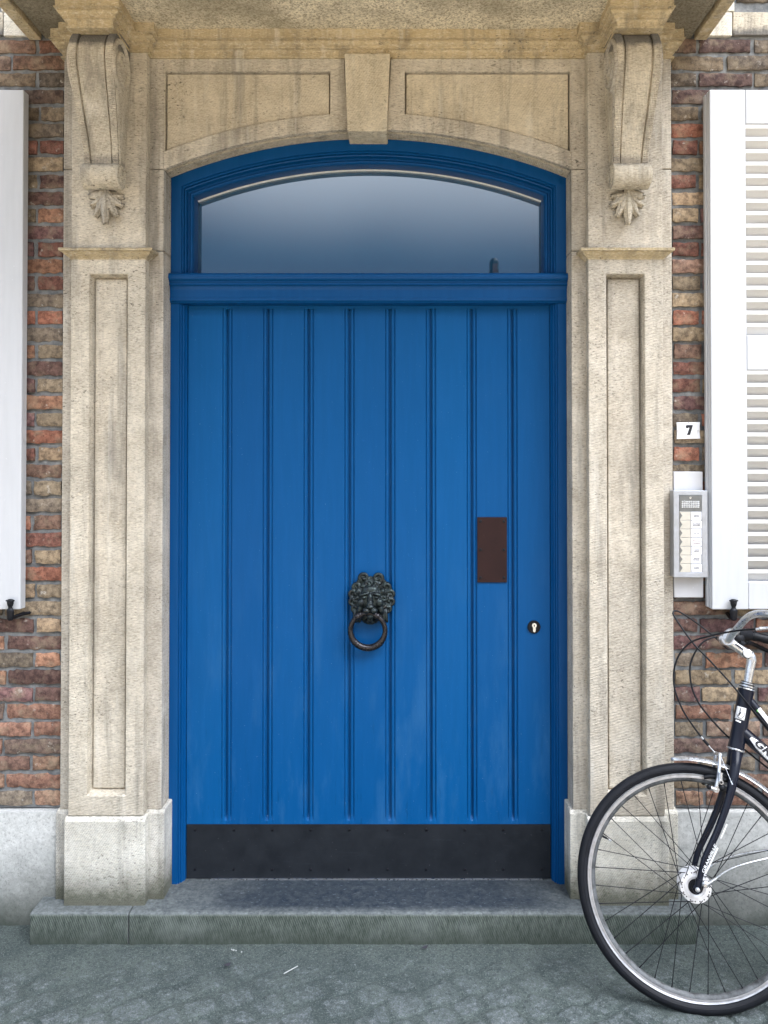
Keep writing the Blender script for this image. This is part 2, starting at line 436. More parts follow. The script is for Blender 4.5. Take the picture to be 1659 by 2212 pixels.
def text(s, size, mtx, mat, parent, name='lettering', thick=.0004, shear=0, bold=0, align='CENTER', width=None):
    cu = bpy.data.curves.new(name, 'FONT'); cu.body = s; cu.size = size; cu.align_x = align; cu.align_y = 'CENTER'
    cu.extrude = thick; cu.shear = shear; cu.offset = bold
    t = bpy.data.objects.new('tmp', cu); COL.objects.link(t)
    bpy.context.view_layer.update()
    dg = bpy.context.evaluated_depsgraph_get()
    me = bpy.data.meshes.new_from_object(t.evaluated_get(dg))
    bpy.data.objects.remove(t); bpy.data.curves.remove(cu)
    if width:
        xs = [v.co.x for v in me.vertices]; k = width / (max(xs) - min(xs))
        for v in me.vertices: v.co.x *= k
    me.transform(mtx); me.name = name
    me.materials.clear(); me.materials.append(mat)
    o = bpy.data.objects.new(name, me); COL.objects.link(o)
    if parent: local(o, parent)
    return o
FACE = Matrix.Rotation(R(90), 4, 'X')      # text lying in XY turned to stand facing -Y
def mould(mb, path, prof):
    """sweep a moulding profile (out, z) along a plan polyline, mitred; 'out' is to the right of travel"""
    P = [Vector(p) for p in path]; n = len(P); rows = []
    for i, p in enumerate(P):
        ds = []
        if i: ds.append((p - P[i - 1]).normalized())
        if i < n - 1: ds.append((P[i + 1] - p).normalized())
        ns = [Vector((d.y, -d.x)) for d in ds]
        if len(ns) == 1: m = ns[0]
        else:
            b = ns[0] + ns[1]; m = b / (1 + ns[0].dot(ns[1]))
        rows.append([(p.x + m.x * o, p.y + m.y * o, z) for o, z in prof])
    return mb.rows(rows)
# ------------------------------------------------------------------ ground
def build_ground():
    xs0, xs1, ys0, ys1, st = -1.9, 2.3, -1.0, .02, .006
    nx = int((xs1 - xs0) / st); ny = int((ys1 - ys0) / st)
    rnd = random.Random(5)
    ca, sa = math.cos(R(33)), math.sin(R(33)); W_, L_ = .098, .125
    jit = {}
    def cell(i, j):
        if (i, j) not in jit:
            jit[i, j] = (rnd.uniform(-.010, .010), rnd.uniform(-.009, .009), rnd.uniform(-.004, .004), rnd.uniform(.038, .050), rnd.uniform(.048, .062))
        return jit[i, j]
    def sett(x, y):
        x += .022 * noise.noise((x * 9, y * 9, 3)); y += .022 * noise.noise((x * 9, y * 9, 8))
        y2 = y + .05 * math.sin(x * 2.2)
        u, v = x * ca + y2 * sa, -x * sa + y2 * ca
        j = math.floor(v / W_); best = 0; hh = 0
        for jj in (j - 1, j, j + 1):
            off = .5 * L_ if jj % 2 else 0
            i = math.floor((u - off) / L_)
            for ii in (i - 1, i, i + 1):
                du, dv, dh, rw, rl = cell(ii, jj)
                cu, cv = (ii + .5) * L_ + off + du, (jj + .5) * W_ + dv
                d = (abs((u - cu) / rl) ** 5 + abs((v - cv) / rw) ** 5) ** (1 / 5)
                k = max(0, min(1, (1.10 - d) / .30))
                if k > best: best, hh = k, dh
        return best * best * (3 - 2 * best), hh
    mb = MB(); att = []
    rows = []
    for j in range(ny + 1):
        y = ys0 + (ys1 - ys0) * j / ny; row = []
        for i in range(nx + 1):
            x = xs0 + (xs1 - xs0) * i / nx
            k, dh = sett(x, y)
            silt = max(0, min(1, (-.06 - y + .16 * noise.noise((x * 4, y * 6, 1))) / .50))
            edge = min(1, (x - xs0) / .1, (xs1 - x) / .1, (y - ys0) / .1)
            rel = k * silt
            z = (rel * (.0065 + dh * .8) + .004 * noise.noise((x * 7, y * 7, 0)) + .0022 * noise.noise((x * 60, y * 60, 4)) + .0015 * noise.noise((x * 140, y * 140, 2))) * edge
            if y > -.2: z += .006 * max(0, (y + .2) / .2)
            row.append((x, y, z)); att.append(rel * .95 + .12 * k)
        rows.append(row)
    mb.rows(rows)
    B = 300
    n0 = len(mb.v)
    for q in ([(-B, -B), (B, -B), (B, ys0), (-B, ys0)], [(-B, ys0), (xs0, ys0), (xs0, B), (-B, B)], [(xs1, ys0), (B, ys0), (B, B), (xs1, B)], [(xs0, ys1), (xs1, ys1), (xs1, B), (xs0, B)]):
        mb.add([(x, y, 0) for x, y in q], [(0, 1, 2, 3)])
    att += [.4] * (len(mb.v) - n0)
    o = mb.build('pavement', M['ground'], smooth='all', merge=False)
    a = o.data.attributes.new('sett', 'FLOAT', 'POINT'); a.data.foreach_set('value', att)
    tag(o, kind='structure')
build_ground()
mb = MB(); mb.add([(-60, -17.5, .004), (60, -17.5, .004), (60, -2.3, .004), (-60, -2.3, .004)], [(0, 1, 2, 3)])
tag(mb.build('street', M['street']), kind='structure')

# ------------------------------------------------------------------ the brick house
JX, OX = .7515, 1.122            # half width of the doorway; outer edge of its stone surround
PZ, CH = .427, .0634             # top of plinth, brick course
BT = 3.28                        # soffit of the balcony, 45 courses up
house = thing('brick_house', 'old brick house front in mixed red and ochre bricks with grey cement plinth', 'house')
def bricks():
    rnd = random.Random(3)
    pal = [((.26, .088, .056), 4), ((.18, .068, .055), 4), ((.27, .125, .075), 4), ((.25, .19, .12), 2), ((.20, .16, .11), 3), ((.15, .125, .10), 3), ((.105, .056, .052), 3), ((.28, .20, .125), 1), ((.155, .075, .082), 4), ((.20, .115, .088), 3)]
    cols = [c for c, k in pal for _ in range(k)]
    mb = MB()
    def brick(x0, x1, z0, z1, col, sd):
        nx, nz = max(4, int((x1 - x0) / .012)), 5
        y0 = rnd.uniform(-.007, .001); rot = rnd.uniform(-.012, .012); ch = rnd.uniform(-.002, .002)
        def P(u, v, dep):
            x, z = x0 + (x1 - x0) * u, z0 + (z1 - z0) * v
            eu = min(u, 1 - u) * (x1 - x0); ev = min(v, 1 - v) * (z1 - z0)
            n1 = noise.noise((x * 38, z * 38, sd)); n2 = noise.noise((x * 90, z * 90, sd + 9))
            # ragged outline, rounded arrises
            if ev < .004: z += n1 * .0050 + n2 * .0030
            if eu < .004: x += n1 * .003 + n2 * .002
            z += (x - (x0 + x1) / 2) * rot * .3
            rd = max(0, .0045 - min(eu, ev)) * .8
            return (x, y0 + rd + (n1 * .0022 + n2 * .0012) + dep, z)
        rows = [[P(i / nx, j / nz, 0) for i in range(nx + 1)] for j in range(nz + 1)]
        rows[0] = rows[0]
        skirt_b = [(x, .03, z) for x, y, z in rows[0]]; skirt_t = [(x, .03, z) for x, y, z in rows[-1]]
        allr = [skirt_b] + rows + [skirt_t]
        n0 = len(mb.f); mb.rows(allr)
        mb.add([(r[0][0], .03, r[0][2]) for r in rows] + [r[0] for r in rows], [(i, i + 1, nz + 2 + i, nz + 1 + i) for i in range(nz)])
        mb.add([(r[-1][0], .03, r[-1][2]) for r in rows] + [r[-1] for r in rows], [(i, i + 1, nz + 2 + i, nz + 1 + i) for i in range(nz)])
        for k in range(n0, len(mb.f)): mb.c[k] = col
    for s in (-1, 1):
        for c in range(45 + 12):
            z0 = PZ + c * CH + .008; z1 = z0 + CH - .0145
            if c >= 45 and c < 47: continue          # the stone band
            start = OX + .006 if c < 45 else 1.375
            x = start + (rnd.uniform(0, .01)); first = True
            while x < 2.45:
                L = (.094 if (c % 2 == 0) else .2) if first else .197
                L += rnd.uniform(-.008, .008); first = False
                xe = min(x + L, 2.46)
                col = rnd.choice(cols)
                v = rnd.uniform(.82, 1.38)
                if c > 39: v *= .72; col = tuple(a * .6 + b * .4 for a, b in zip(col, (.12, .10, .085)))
                if c < 6: col = tuple(a * .65 + b * .35 for a, b in zip(col, (.17, .145, .115)))
                g_ = sum(col) / 3; col = tuple((q * .68 + m_ * g_ * .32) * v * 1.12 for q, m_ in zip(col, (1.25, 1.0, .78)))
                a, b = (x, xe) if s > 0 else (-xe, -x)
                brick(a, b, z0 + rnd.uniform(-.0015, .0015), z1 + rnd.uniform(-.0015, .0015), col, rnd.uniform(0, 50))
                x = xe + rnd.uniform(.010, .017)
    return mb
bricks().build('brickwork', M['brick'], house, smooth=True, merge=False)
for s in (-1, 1):
    mb = MB(); a, b = sorted((s * (OX - .01), s * 2.46))
    rows = []
    for j in range(0, 90):
        z = PZ - .004 + j * .042
        rows.append([(a + (b - a) * i / 60, .0075 + .0035 * noise.noise((i * .4, j * .7, s)), z) for i in range(61)])
    mb.rows(rows)
    mb.build('mortar', M['mortar'], house, smooth='all')
for s in (-1, 1):
    a, b = sorted((s * 1.10, s * 3.0)); mb = MB()
    rows = [[(a + (b - a) * i / 80, -.02 + .0025 * noise.noise((i * .15, j * .3, s)), -.02 + (.441 - .004 * (1 - 0)) * j / 24) for i in range(81)] for j in range(25)]
    rows.append([(x, .03, z) for x, y, z in rows[-1]])
    mb.rows(rows); mb.build('plinth', M['plinth'], house, smooth=True)
    # stone band beside the balcony
    x0, x1 = sorted((s * 1.235, s * 1.357)); MB().box(x0, x1, -.006, .05, 3.284, 3.372).build('stone_block', M['stone_steep'], house, bevel=.003)
    x0, x1 = sorted((s * 1.361, s * 2.46)); MB().box(x0, x1, -.005, .05, 3.287, 3.374).build('stone_block', M['stone_vert'], house, bevel=.003)
    x0, x1 = sorted((s * 1.235, s * 1.366)); MB().box(x0, x1, -.006, .05, 3.376, 3.70).build('stone_block', M['stone_steep'], house, bevel=.003)
# the mass of the house behind and above what the picture shows
mb = MB()
mb.box(-9, -2.46, .004, .3, -.02, 5.4).box(2.46, 9, .004, .3, -.02, 5.4).box(-2.46, 2.46, .02, .3, 4.05, 5.4)
mb.build('upper_wall', M['farbrick'], house)
MB().box(-9, 9, .32, 9, -.02, 5.4).build('house_body', M['farbrick'], house)
mb = MB(); mb.prism([(-.35, 5.38), (9.3, 5.38), (9.3, 5.5), (4.5, 7.4), (-.35, 5.5)], -9.2, 9.2, 'x'); mb.build('roof', M['roof'], house)

# ------------------------------------------------------------------ balcony over the door
bal = thing('balcony', 'stained roughcast underside of the stone balcony above the blue door', 'balcony', (0, 0, BT))
mb = MB()
rows = [[(-1.205 + 2.41 * i / 200, -.98 + 1.0 * j / 70, BT + .004 * noise.noise((i * .6, j * .6, 0)) + .003 * noise.noise((i * .13, j * .13, 5))) for i in range(201)] for j in range(71)]
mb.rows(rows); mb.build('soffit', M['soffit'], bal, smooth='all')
mb = MB(); mb.box(-1.255, 1.255, -1.04, .02, BT + .03, BT + .17)
mb.build('slab', M['stone_warm'], bal, bevel=.004)
for s in (-1, 1):
    a, b = sorted((s * 1.215, s * 1.262)); MB().box(a, b, -1.045, -.002, BT - .012, BT + .028).build('drip_edge', M['stone_warm'], bal, bevel=.005)
MB().box(-1.21, 1.21, -1.045, -1.0, BT - .012, BT + .028).build('drip_edge', M['stone_warm'], bal, bevel=.005)

# ------------------------------------------------------------------ dressed stone door surround
sur = thing('door_surround', 'carved limestone doorway with panelled pilasters and segmental arch round the blue door', 'stone doorway')
SPR, APX = 2.778, 2.926
AR = (JX ** 2 + (APX - SPR) ** 2) / (2 * (APX - SPR)); AZ = APX - AR
def arc(rad, x0, x1, n=48):
    return [(x0 + (x1 - x0) * i / n, AZ + math.sqrt(rad * rad - (x0 + (x1 - x0) * i / n) ** 2)) for i in range(n + 1)]
YA, YP, YB, YBA = -.025, -.07, -.079, -.037
# spandrel block with its two sunk panels
mb = MB()
mb.prism(arc(AR, -JX, JX) + [(JX, 3.275), (-JX, 3.275)], YA + .036, .26)
sp = mb.build('arch', M['stone_arch'], sur, smooth=True, angle=20)
for s in (-1, 1):
    mb = MB(); PR = AR + .060
    N = 32
    inn = arc(PR, -.7485, -.1375, N) + [(-.1375, 3.141), (-.7485, 3.141)]
    out = arc(AR, -JX, -.0735, N) + [(-.088, 3.20), (-JX, 3.20)]
    if s > 0: inn = [(-x, z) for x, z in inn]; out = [(-x, z) for x, z in out]
    def loop(l, y, off=0): return [(x, y, z) for x, z in l]
    cx, cz = s * .443, 3.05
    inn2 = [(x + (.0015 if x < cx else -.0015) * 1, z + (.0015 if z < cz else -.0015)) for x, z in inn]
    mb.rows([loop(out, YA + .02), loop(out, YA), loop(inn, YA), loop(inn2, YA + .0355)], True)
    mb.build('panel_border', M['stone'], sp, smooth=True, angle=12)
    g = .0055; pin = arc(PR + g, -.7485 + g, -.1375 - g, N) + [(-.1375 - g, 3.141 - g), (-.7485 + g, 3.141 - g)]
    if s > 0: pin = [(-x, z) for x, z in pin]
    MB().prism(pin, YA + .011, YA + .04).build('sunk_panel', M['stone_arch'], sp, bevel=.0015)
for s in (-1, 1):
    def sx(a, b): return sorted((s * a, s * b))
    # architrave slab with plinth block
    mb = MB(); a, b = sx(JX, OX)
    for z0, z1 in ((.428, 2.4735), (2.4765, SPR - .0015), (SPR + .0015, 3.275)): mb.box(a, b, YA, .24, z0, z1)
    ar = mb.build('architrave', M['stone'], sur, bevel=.004)
    mb = MB(); a, b = sx(.738, 1.132)
    q = [(YBA, .105), (YBA, .418), (YA + .001, .4295), (.24, .4295), (.24, .105)]
    mb.prism(q, a, b, 'x')
    mb.build('base', M['stone_steep'], ar, bevel=.004)
    # pilaster: framed sunk panel below, plain above
    mb = MB()
    x0, x1 = sx(.803, 1.0735); p0, p1 = sx(.868, 1.007)
    z0, z1, q0, q1 = .425, 2.446, .497, 2.379
    yb, d, sl = YA + .012, .044, .007
    L0 = [(x0, z0), (x1, z0), (x1, z1), (x0, z1)]; L1 = [(p0, q0), (p1, q0), (p1, q1), (p0, q1)]
    L2 = [(p0 + sl, q0 + sl * 1.5), (p1 - sl, q0 + sl * 1.5), (p1 - sl, q1 - sl), (p0 + sl, q1 - sl)]
    mb.rows([[(x, yb, z) for x, z in L0], [(x, YP, z) for x, z in L0], [(x, YP, z) for x, z in L1], [(x, YP + d, z) for x, z in L2]], True)
    mb.add([(x, YP + d, z) for x, z in L2], [(0, 1, 2, 3)])
    mb.box(p0 + sl + .005, p1 - sl - .005, YP + d - .014, YP + d + .002, q0 + sl * 1.5 + .005, q1 - sl - .005)
    mb.box(x0, x1, YP, yb, 2.45, 3.27)
    pl = mb.build('pilaster', M['stone'], sur, bevel=.0035)
    mb = MB(); a, b = sx(.7935, 1.084)
    mb.prism([(YB, .105), (YB, .409), (YP + .001, .423), (YA + .01, .423), (YA + .01, .105)], a, b, 'x')
    mb.build('pilaster_base', M['stone_steep'], pl, bevel=.004)
    # weathered cap moulding, returned on both sides
    prof = [(-.02, 2.432), (.002, 2.432), (.004, 2.437), (.008, 2.440), (.013, 2.443), (.020, 2.449), (.024, 2.456), (.033, 2.4575), (.034, 2.466), (.031, 2.468), (-.02, 2.474)]
    x0, x1 = sx(.803, 1.0735)
    mb = MB(); mould(mb, [(x0, .0), (x0, YP), (x1, YP), (x1, .0)], [(o, z) for o, z in prof])
    mb.build('cap', M['stone_warm'], pl, smooth=True, angle=25)
# cornice that breaks forward over pilasters and consoles
prof = [(-.02, 3.187), (.009, 3.187), (.0095, 3.1935), (.004, 3.1955), (.004, 3.205), (.006, 3.211), (.011, 3.2155), (.0185, 3.2175), (.0190, 3.2245), (.0215, 3.2255), (.0275, 3.228), (.031, 3.233), (.0315, 3.238), (.0295, 3.2425), (.041, 3.2450), (.041, 3.2475), (.0365, 3.2495), (.036, 3.285)]
half = [(.1e-9, YA), (.803, YA), (.803, YP), (.871, YP), (.871, -.232), (1.016, -.232), (1.016, YP), (1.0735, YP), (1.0735, YA), (OX, YA), (OX, .02)]
path = [(-x, y) for x, y in reversed(half[1:])] + half[1:]
mb = MB(); mould(mb, path, prof)
cor = mb.build('cornice', M['stone_warm'], sur, smooth=True, angle=25)
for s in (-1, 1):
    a, b = sorted((s * .875, s * 1.012)); MB().box(a, b, -.228, -.03, 3.186, 3.276).build('cornice_block', M['stone_warm'], cor)
# keystone
mb = MB(); mb.prism([(-.0725, 2.906), (.0725, 2.906), (.0835, 3.192), (-.0835, 3.192)], -.058, .15)
mb.build('keystone', M['stone_arch'], sur, bevel=.004)

# scrolled consoles with a pendant leaf
def console(s):
    cx = s * .9405
    F = []                                              # (y, z, half width)
    for i in range(15):                                 # round the top scroll
        t = R(92) - R(104) * i / 14
        F.append((-.150 - .094 * math.cos(t), 3.098 + .108 * math.sin(t), .0765))
    for y, z, hw in ((-.236, 3.05, .076), (-.226, 3.02, .075), (-.213, 2.985, .0735), (-.198, 2.945, .0715), (-.183, 2.905, .069), (-.169, 2.87, .0665), (-.157, 2.838, .064), (-.147, 2.808, .062), (-.140, 2.78, .0605), (-.137, 2.752, .060)):
        F.append((y, z, hw))
    us = [(-1, 0), (-.67, 0), (-.655, .010), (-.60, .010), (-.58, .0035), (.58, .0035), (.60, .010), (.655, .010), (.67, 0), (1, 0)]
    mb = MB(); rows = []
    for i, (y, z, hw) in enumerate(F):
        a, b = F[max(0, i - 1)], F[min(len(F) - 1, i + 1)]
        t = Vector((b[0] - a[0], b[1] - a[1])).normalized(); nrm = Vector((-t.y, t.x)) * (1 if -t.y > 0 else -1) if abs(t.y) > .3 else Vector((0, -1))
        row = [(cx - hw, YP + .002, z)]
        for u, d in us: row.append((cx + u * hw, y + nrm.x * d, z + nrm.y * d))
        row.append((cx + hw, YP + .002, z)); rows.append(row)
    mb.rows(rows)
    o = mb.build('console', M['stone_vert'], sur, smooth=True, angle=30)
    # combed ribs across the two edge bands
    mb = MB()
    for k in range(len(F) - 1):
        y0, z0, w0 = F[k]; y1, z1, w1 = F[k + 1]
        L = math.hypot(y1 - y0, z1 - z0); n = max(1, round(L / .0075))
        for j in range(n):
            t = (j + .5) / n; y, z, hw = y0 + (y1 - y0) * t, z0 + (z1 - z0) * t, w0 + (w1 - w0) * t
            d = Vector((0, y1 - y0, z1 - z0)).normalized(); nn = Vector((0, d.z, -d.y))
            if nn.y > 0: nn = -nn
            if abs(nn.y) < .2 and nn.z < 0: nn = -nn
            for e in (-1, 1):
                a, b = cx + e * hw * .70, cx + e * hw * .985
                c = Vector((0, y, z)); h = d * .0024
                mb.add([(a, *(c - h).yz), (b, *(c - h).yz), (b, *(c + nn * .0016).yz), (a, *(c + nn * .0016).yz), (b, *(c + h).yz), (a, *(c + h).yz)], [(0, 1, 2, 3), (3, 2, 4, 5)])
    mb.build('ribs', M['stone_vert'], o, merge=False)
    # volutes on the cheeks
    mb = MB()
    for e in (-1, 1):
        pts = []
        for i in range(70):
            t = i / 69; a = R(-75) + t * R(760); r = .079 * (1 - t) + .012
            pts.append((cx + e * (.0745 + .0045 * t), -.152 - r * math.cos(a) * .98, 3.094 + r * math.sin(a) * 1.1))
        mb.tube(pts, lambda q: .0105 - .003 * q, 8)
        pts = [(cx + e * (hw - .001), y + .016, z) for y, z, hw in F[14:]]
        mb.tube(pts, .006, 8)
        pts = [(cx + e * (hw - .0015), y + .036 * (1 - .4 * k / 10), z) for k, (y, z, hw) in enumerate(F[14:])]
        mb.tube(pts, .004, 8)
        mb.lathe([(0, .006), (.010, .005), (.014, 0)], (cx + e * .0765, -.152, 3.094), (e, 0, 0), 16)
    mb.build('volute', M['stone'], o, smooth='all', merge=False)
    # bottom roll
    mb = MB(); ry, rz = -.121, 2.716
    prof = [(.0, -.069), (.036, -.069), (.0435, -.066), (.0455, -.060), (.0445, -.03), (.0440, 0), (.0445, .03), (.0455, .060), (.0435, .066), (.036, .069), (0, .069)]
    mb.lathe(prof, (cx, ry, rz), (1, 0, 0), 40)
    mb.box(cx - .058, cx + .058, -.121, YP + .003, 2.70, 2.757)
    for e in (-1, 1):
        pts = [(cx + e * .069, ry + (.034 * (1 - i / 40) + .004) * math.cos(i * .34), rz + (.034 * (1 - i / 40) + .004) * math.sin(i * .34)) for i in range(41)]
        mb.tube(pts, .0045, 6)
    mb.build('scroll_roll', M['stone_vert'], o, smooth=True, merge=False)
    # leaf: lobes fanned from under the roll, each a ridged blade
    mb = MB()
    def lobe(ang, L, wd, y0, curl):
        NU, NV = 16, 9; rows = []
        for i in range(NU + 1):
            t = i / NU
            a = R(ang) * (.35 + .65 * t)
            px, pz = cx + math.sin(a) * L * t, 2.680 - math.cos(a) * L * t
            wdt = wd * (math.sin(math.pi * min(1, .12 + t * .86)) ** .8) * (1 + .10 * math.sin(t * 26))
            dx, dz = math.cos(a), math.sin(a)
            row = []
            for j in range(NV + 1):
                v = j / NV * 2 - 1
                yy = y0 - .016 * math.sin(math.pi * min(1, t * .9 + .1)) - curl * t ** 3 + .011 * v * v - .006 * max(0, 1 - abs(v) * 4) + .003 * math.cos(v * 9)
                row.append((px + dx * wdt * v, min(yy, YP + .002), pz + dz * wdt * v))
            rows.append(row)
        mb.rows(rows)
    for a, L, wd, y0, cu in ((-72, .062, .014, -.078, .008), (72, .062, .014, -.078, .008), (-46, .082, .017, -.084, .010), (46, .082, .017, -.084, .010), (-22, .105, .017, -.089, .012), (22, .105, .017, -.089, .012), (0, .128, .017, -.096, .014)):
        lobe(a, L, wd, y0, cu)
    lf = mb.build('acanthus_leaf', M['stone_vert'], o, smooth='all', merge=False)
    so = lf.modifiers.new('thick', 'SOLIDIFY'); so.thickness = .012; so.offset = -1
for s in (-1, 1): console(s)

# ------------------------------------------------------------------ doorstep
stp = thing('doorstep', 'low bluestone doorstep in two slabs below the blue door', 'doorstep', (0, -.1, 0))
for a, b in ((-1.183, -.8365), (-.8335, 1.165)):
    mb = MB(); mb.prism([(-.128, -.03), (-.1285, .100), (-.125, .1065), (-.118, .1105), (.30, .1105), (.30, -.03)], a, b, 'x')
    mb.build('slab', M['step'], stp, bevel=.004)
# ------------------------------------------------------------------ blue front door in its frame
door = thing('front_door', 'wide bright blue plank door with arched fanlight and black kick plate', 'door', (0, .10, .11))
def frame_path(o, y, z0, arch):
    x = JX - o
    if not arch: return None
    r = AR - o * 1.09
    return [(-x, y, z0)] + [(px, y, pz) for px, pz in arc(r, -x, x, 56)] + [(x, y, z0)]
prof = [(-.0005, .16), (-.0005, .0685), (.002, .0665), (.039, .0665), (.0405, .069), (.0405, .073), (.043, .0715), (.0455, .0715), (.0475, .074), (.0475, .080), (.050, .078), (.0525, .0765), (.0555, .078), (.0570, .084), (.0580, .098), (.0635, .0985), (.0650, .0955), (.0690, .0925), (.073, .0935), (.0765, .098), (.079, .112), (.0795, .1500), (.0795, .172)]
mb = MB(); mb.rows([frame_path(o, y, 2.40, True) for o, y in prof])
fr = mb.build('fanlight_frame', M['shaded_blue'], door, smooth=True, angle=28)
# white bead of glazing putty under the arch
mb = MB(); rr = [frame_path(o, y, 2.72, True)[1:-1] for o, y in ((.0788, .1503), (.0806, .1510), (.0810, .1655))]
mb.rows(rr); mb.build('putty_bead', M['putty'], fr, smooth=True)
mb = MB(); mb.prism([(-.674, 2.39)] + arc(AR - .077 * 1.09, -.6745, .6745) + [(.674, 2.39)], .165, .171)
mb.build('fanlight_pane', M['glass'], fr)
# casing beside the leaf
for s in (-1, 1):
    pr = [(-.0005, .16), (-.0005, .0685), (.002, .0665), (.033, .0665), (.0345, .069), (.0345, .072), (.037, .0705), (.0395, .0705), (.0415, .073), (.0415, .079), (.0455, .078), (.0485, .081), (.050, .088), (.0560, .096), (.0565, .13)]
    mb = MB(); mb.rows([[(s * (JX - o), y, z) for o, y in pr] for z in (.1085, 2.31)])
    mb.build('door_casing', M['shaded_blue'], door, smooth=True, angle=28)
# transom bar
pr = [(.24, 2.4105), (.052, 2.4095), (.042, 2.4085), (.036, 2.4055), (.0325, 2.401), (.0312, 2.395), (.0318, 2.389), (.0345, 2.3835), (.039, 2.380), (.0415, 2.3795), (.0415, 2.3755), (.046, 2.375), (.0465, 2.368), (.0445, 2.366), (.0465, 2.3635), (.0500, 2.3625), (.0535, 2.357), (.0555, 2.350), (.0562, 2.342), (.0562, 2.318), (.0535, 2.316), (.0525, 2.3115), (.0535, 2.307), (.058, 2.304), (.062, 2.299), (.075, 2.297), (.24, 2.2965)]
mb = MB(); mb.prism(pr, -JX + .0008, JX - .0008, 'x'); mb.build('transom', M['shaded_blue'], door, smooth=True, angle=28)
# leaf: nine boards, beaded joints that run out above the kick plate
YD, JP, J0 = .108, .1563, -.5424
gp = [(-.0205, 0), (-.0195, .0022), (-.0175, .0028), (-.0160, .0008), (-.0120, .0004), (-.0085, .0008), (-.0070, .0052), (-.0045, .0060), (-.0035, .0105), (.0015, .0105), (.0025, .0050), (.0045, .0044), (.0060, .0008), (.0100, .0002), (.0125, .0008), (.0140, .0030), (.0160, .0036), (.0180, .0032), (.0192, 0)]
xs = [(-.694, 0)]
for k in range(8):
    xs += [(J0 + JP * k + o, d) for o, d in gp]
xs.append((.694, 0))
zs = [(.1125, 0), (.328, 0), (.331, .10), (.337, .55), (.345, .9), (.352, 1)] + [(.352 + (2.285 - .352) * i / 40, 1) for i in range(1, 41)] + [(2.2852, 0), (2.312, 0)]
mb = MB()
def leaf_y(x, z): return .0009 * noise.noise((x * 3.2, z * 1.3, 2)) + .0006 * noise.noise((x * 9, z * .8, 7))
mb.rows([[(x, YD + d * k * 1.6 + leaf_y(x, z), z) for x, d in xs] for z, k in zs])
mb.box(-.694, .694, YD + .024, YD + .05, .1125, 2.312)
mb.build('leaf', M['blue'], door, smooth=True, angle=24)
mb = MB(); rows = [[(-.6925 + 1.385 * i / 60, YD - .0035 + .0006 * noise.noise((i * .3, j * .6, 3)), .1135 + (.3165 - .1135) * j / 12) for i in range(61)] for j in range(13)]
mb.rows(rows); rim = [rows[0], rows[-1]]
mb.rows([rows[-1], [(x, YD + .003, z) for x, y, z in rows[-1]]])
kp = mb.build('kick_plate', M['kick'], door, smooth=True)
sc0 = MB(); sc0.lathe([(.0052, 0), (.0050, .0012), (.003, .002), (0, .0021)], (0, 0, 0), (0, -1, 0), 14)
sc0.box(-.0042, .0042, -.00235, -.0018, -.0006, .0006)
scm = sc0.build('screw', M['iron'], kp, smooth=True); first = True
for z in (.147, .296):
    for i in range(10):
        x = -.66 + 1.32 * i / 9
        o = scm if first else dup(scm, None, kp); first = False
        o.location = Vector((x, YD - .0036, z)) ; o.location -= Vector((0, 0, 0))
MB().box(-.60, .66, YD - .012, YD + .01, .1108, .1123).build('threshold_strip', M['alu'], door)
# bronze letter plate
lp = MB().box(.4155, .5285, YD - .006, YD + .001, 1.2365, 1.4855).build('letter_plate', M['letter'], door, bevel=.0012)
s2 = MB(); s2.lathe([(.0058, 0), (.0055, .0012), (.003, .002), (0, .0021)], (0, 0, 0), (0, -1, 0), 14)
s2.box(-.0045, .0045, -.0024, -.0018, -.0007, .0007)
pm = s2.build('screw', M['iron'], lp, smooth=True); first = True
for x in (.4275, .5165):
    for z in (1.2545, 1.361, 1.4695):
        o = pm if first else dup(pm, None, lp); first = False
        o.location = (x, YD - .0062, z)
# round lock escutcheon with profile cylinder
mb = MB(); mb.lathe([(.0245, 0), (.0245, .006), (.0225, .0085), (.0195, .0085), (.0185, .004), (0, .004)], (.6315, YD + .001, 1.0665), (0, -1, 0), 40)
lk = mb.build('lock', M['iron'], door, smooth=True)
mb = MB(); cx, cz, yc = .632, 1.0725, YD - .0095
pts = [(cx + .0088 * math.cos(R(a)), cz + .0088 * math.sin(R(a))) for a in range(-55, 236, 10)]
pts += [(cx - .0050, cz - .020)] + [(cx + .005 * math.cos(R(a)), cz - .020 + .005 * math.sin(R(a))) for a in range(195, 346, 15)] + [(cx + .005, cz - .020)]
mb.prism(pts, yc, YD); cy = mb.build('lock_cylinder', M['brass'], lk, bevel=.0004)
mb = MB(); mb.prism([(cx + .0022 * math.cos(R(a)), cz + .001 + .0026 * math.sin(R(a))) for a in range(0, 360, 30)], yc - .0004, yc + .001)
mb.box(cx - .0010, cx + .0010, yc - .0004, yc + .001, cz - .0055, cz - .0008); mb.build('keyway', M['iron'], lk)

# lion head knocker
LX, LZ, LY = .0075, 1.176, YD - .004
def L(x, y, z): return (LX + x * 1.13, LY - y, LZ + z)
mb = MB()
mb.ball(L(0, .006, .004), (.070, .020, .083)); mb.ball(L(0, .006, -.060), (.046, .018, .040))
mb.ball(L(0, .028, .004), (.045, .026, .050)); mb.ball(L(0, .030, .035), (.034, .020, .022))
for s in (-1, 1):
    mb.ball(L(s * .022, .049, .023), (.019, .010, .0075), (0, R(s * 16), 0))
    mb.ball(L(s * .021, .049, .0105), (.0085, .007, .0052))
    mb.ball(L(s * .030, .040, -.010), (.016, .012, .016)); mb.ball(L(s * .034, .032, -.034), (.013, .013, .022), (0, R(s * -18), 0))
    mb.ball(L(s * .0125, .062, -.036), (.0150, .015, .0125), (0, R(s * -14), 0))
    mb.ball(L(s * .040, .026, .028), (.012, .010, .014))
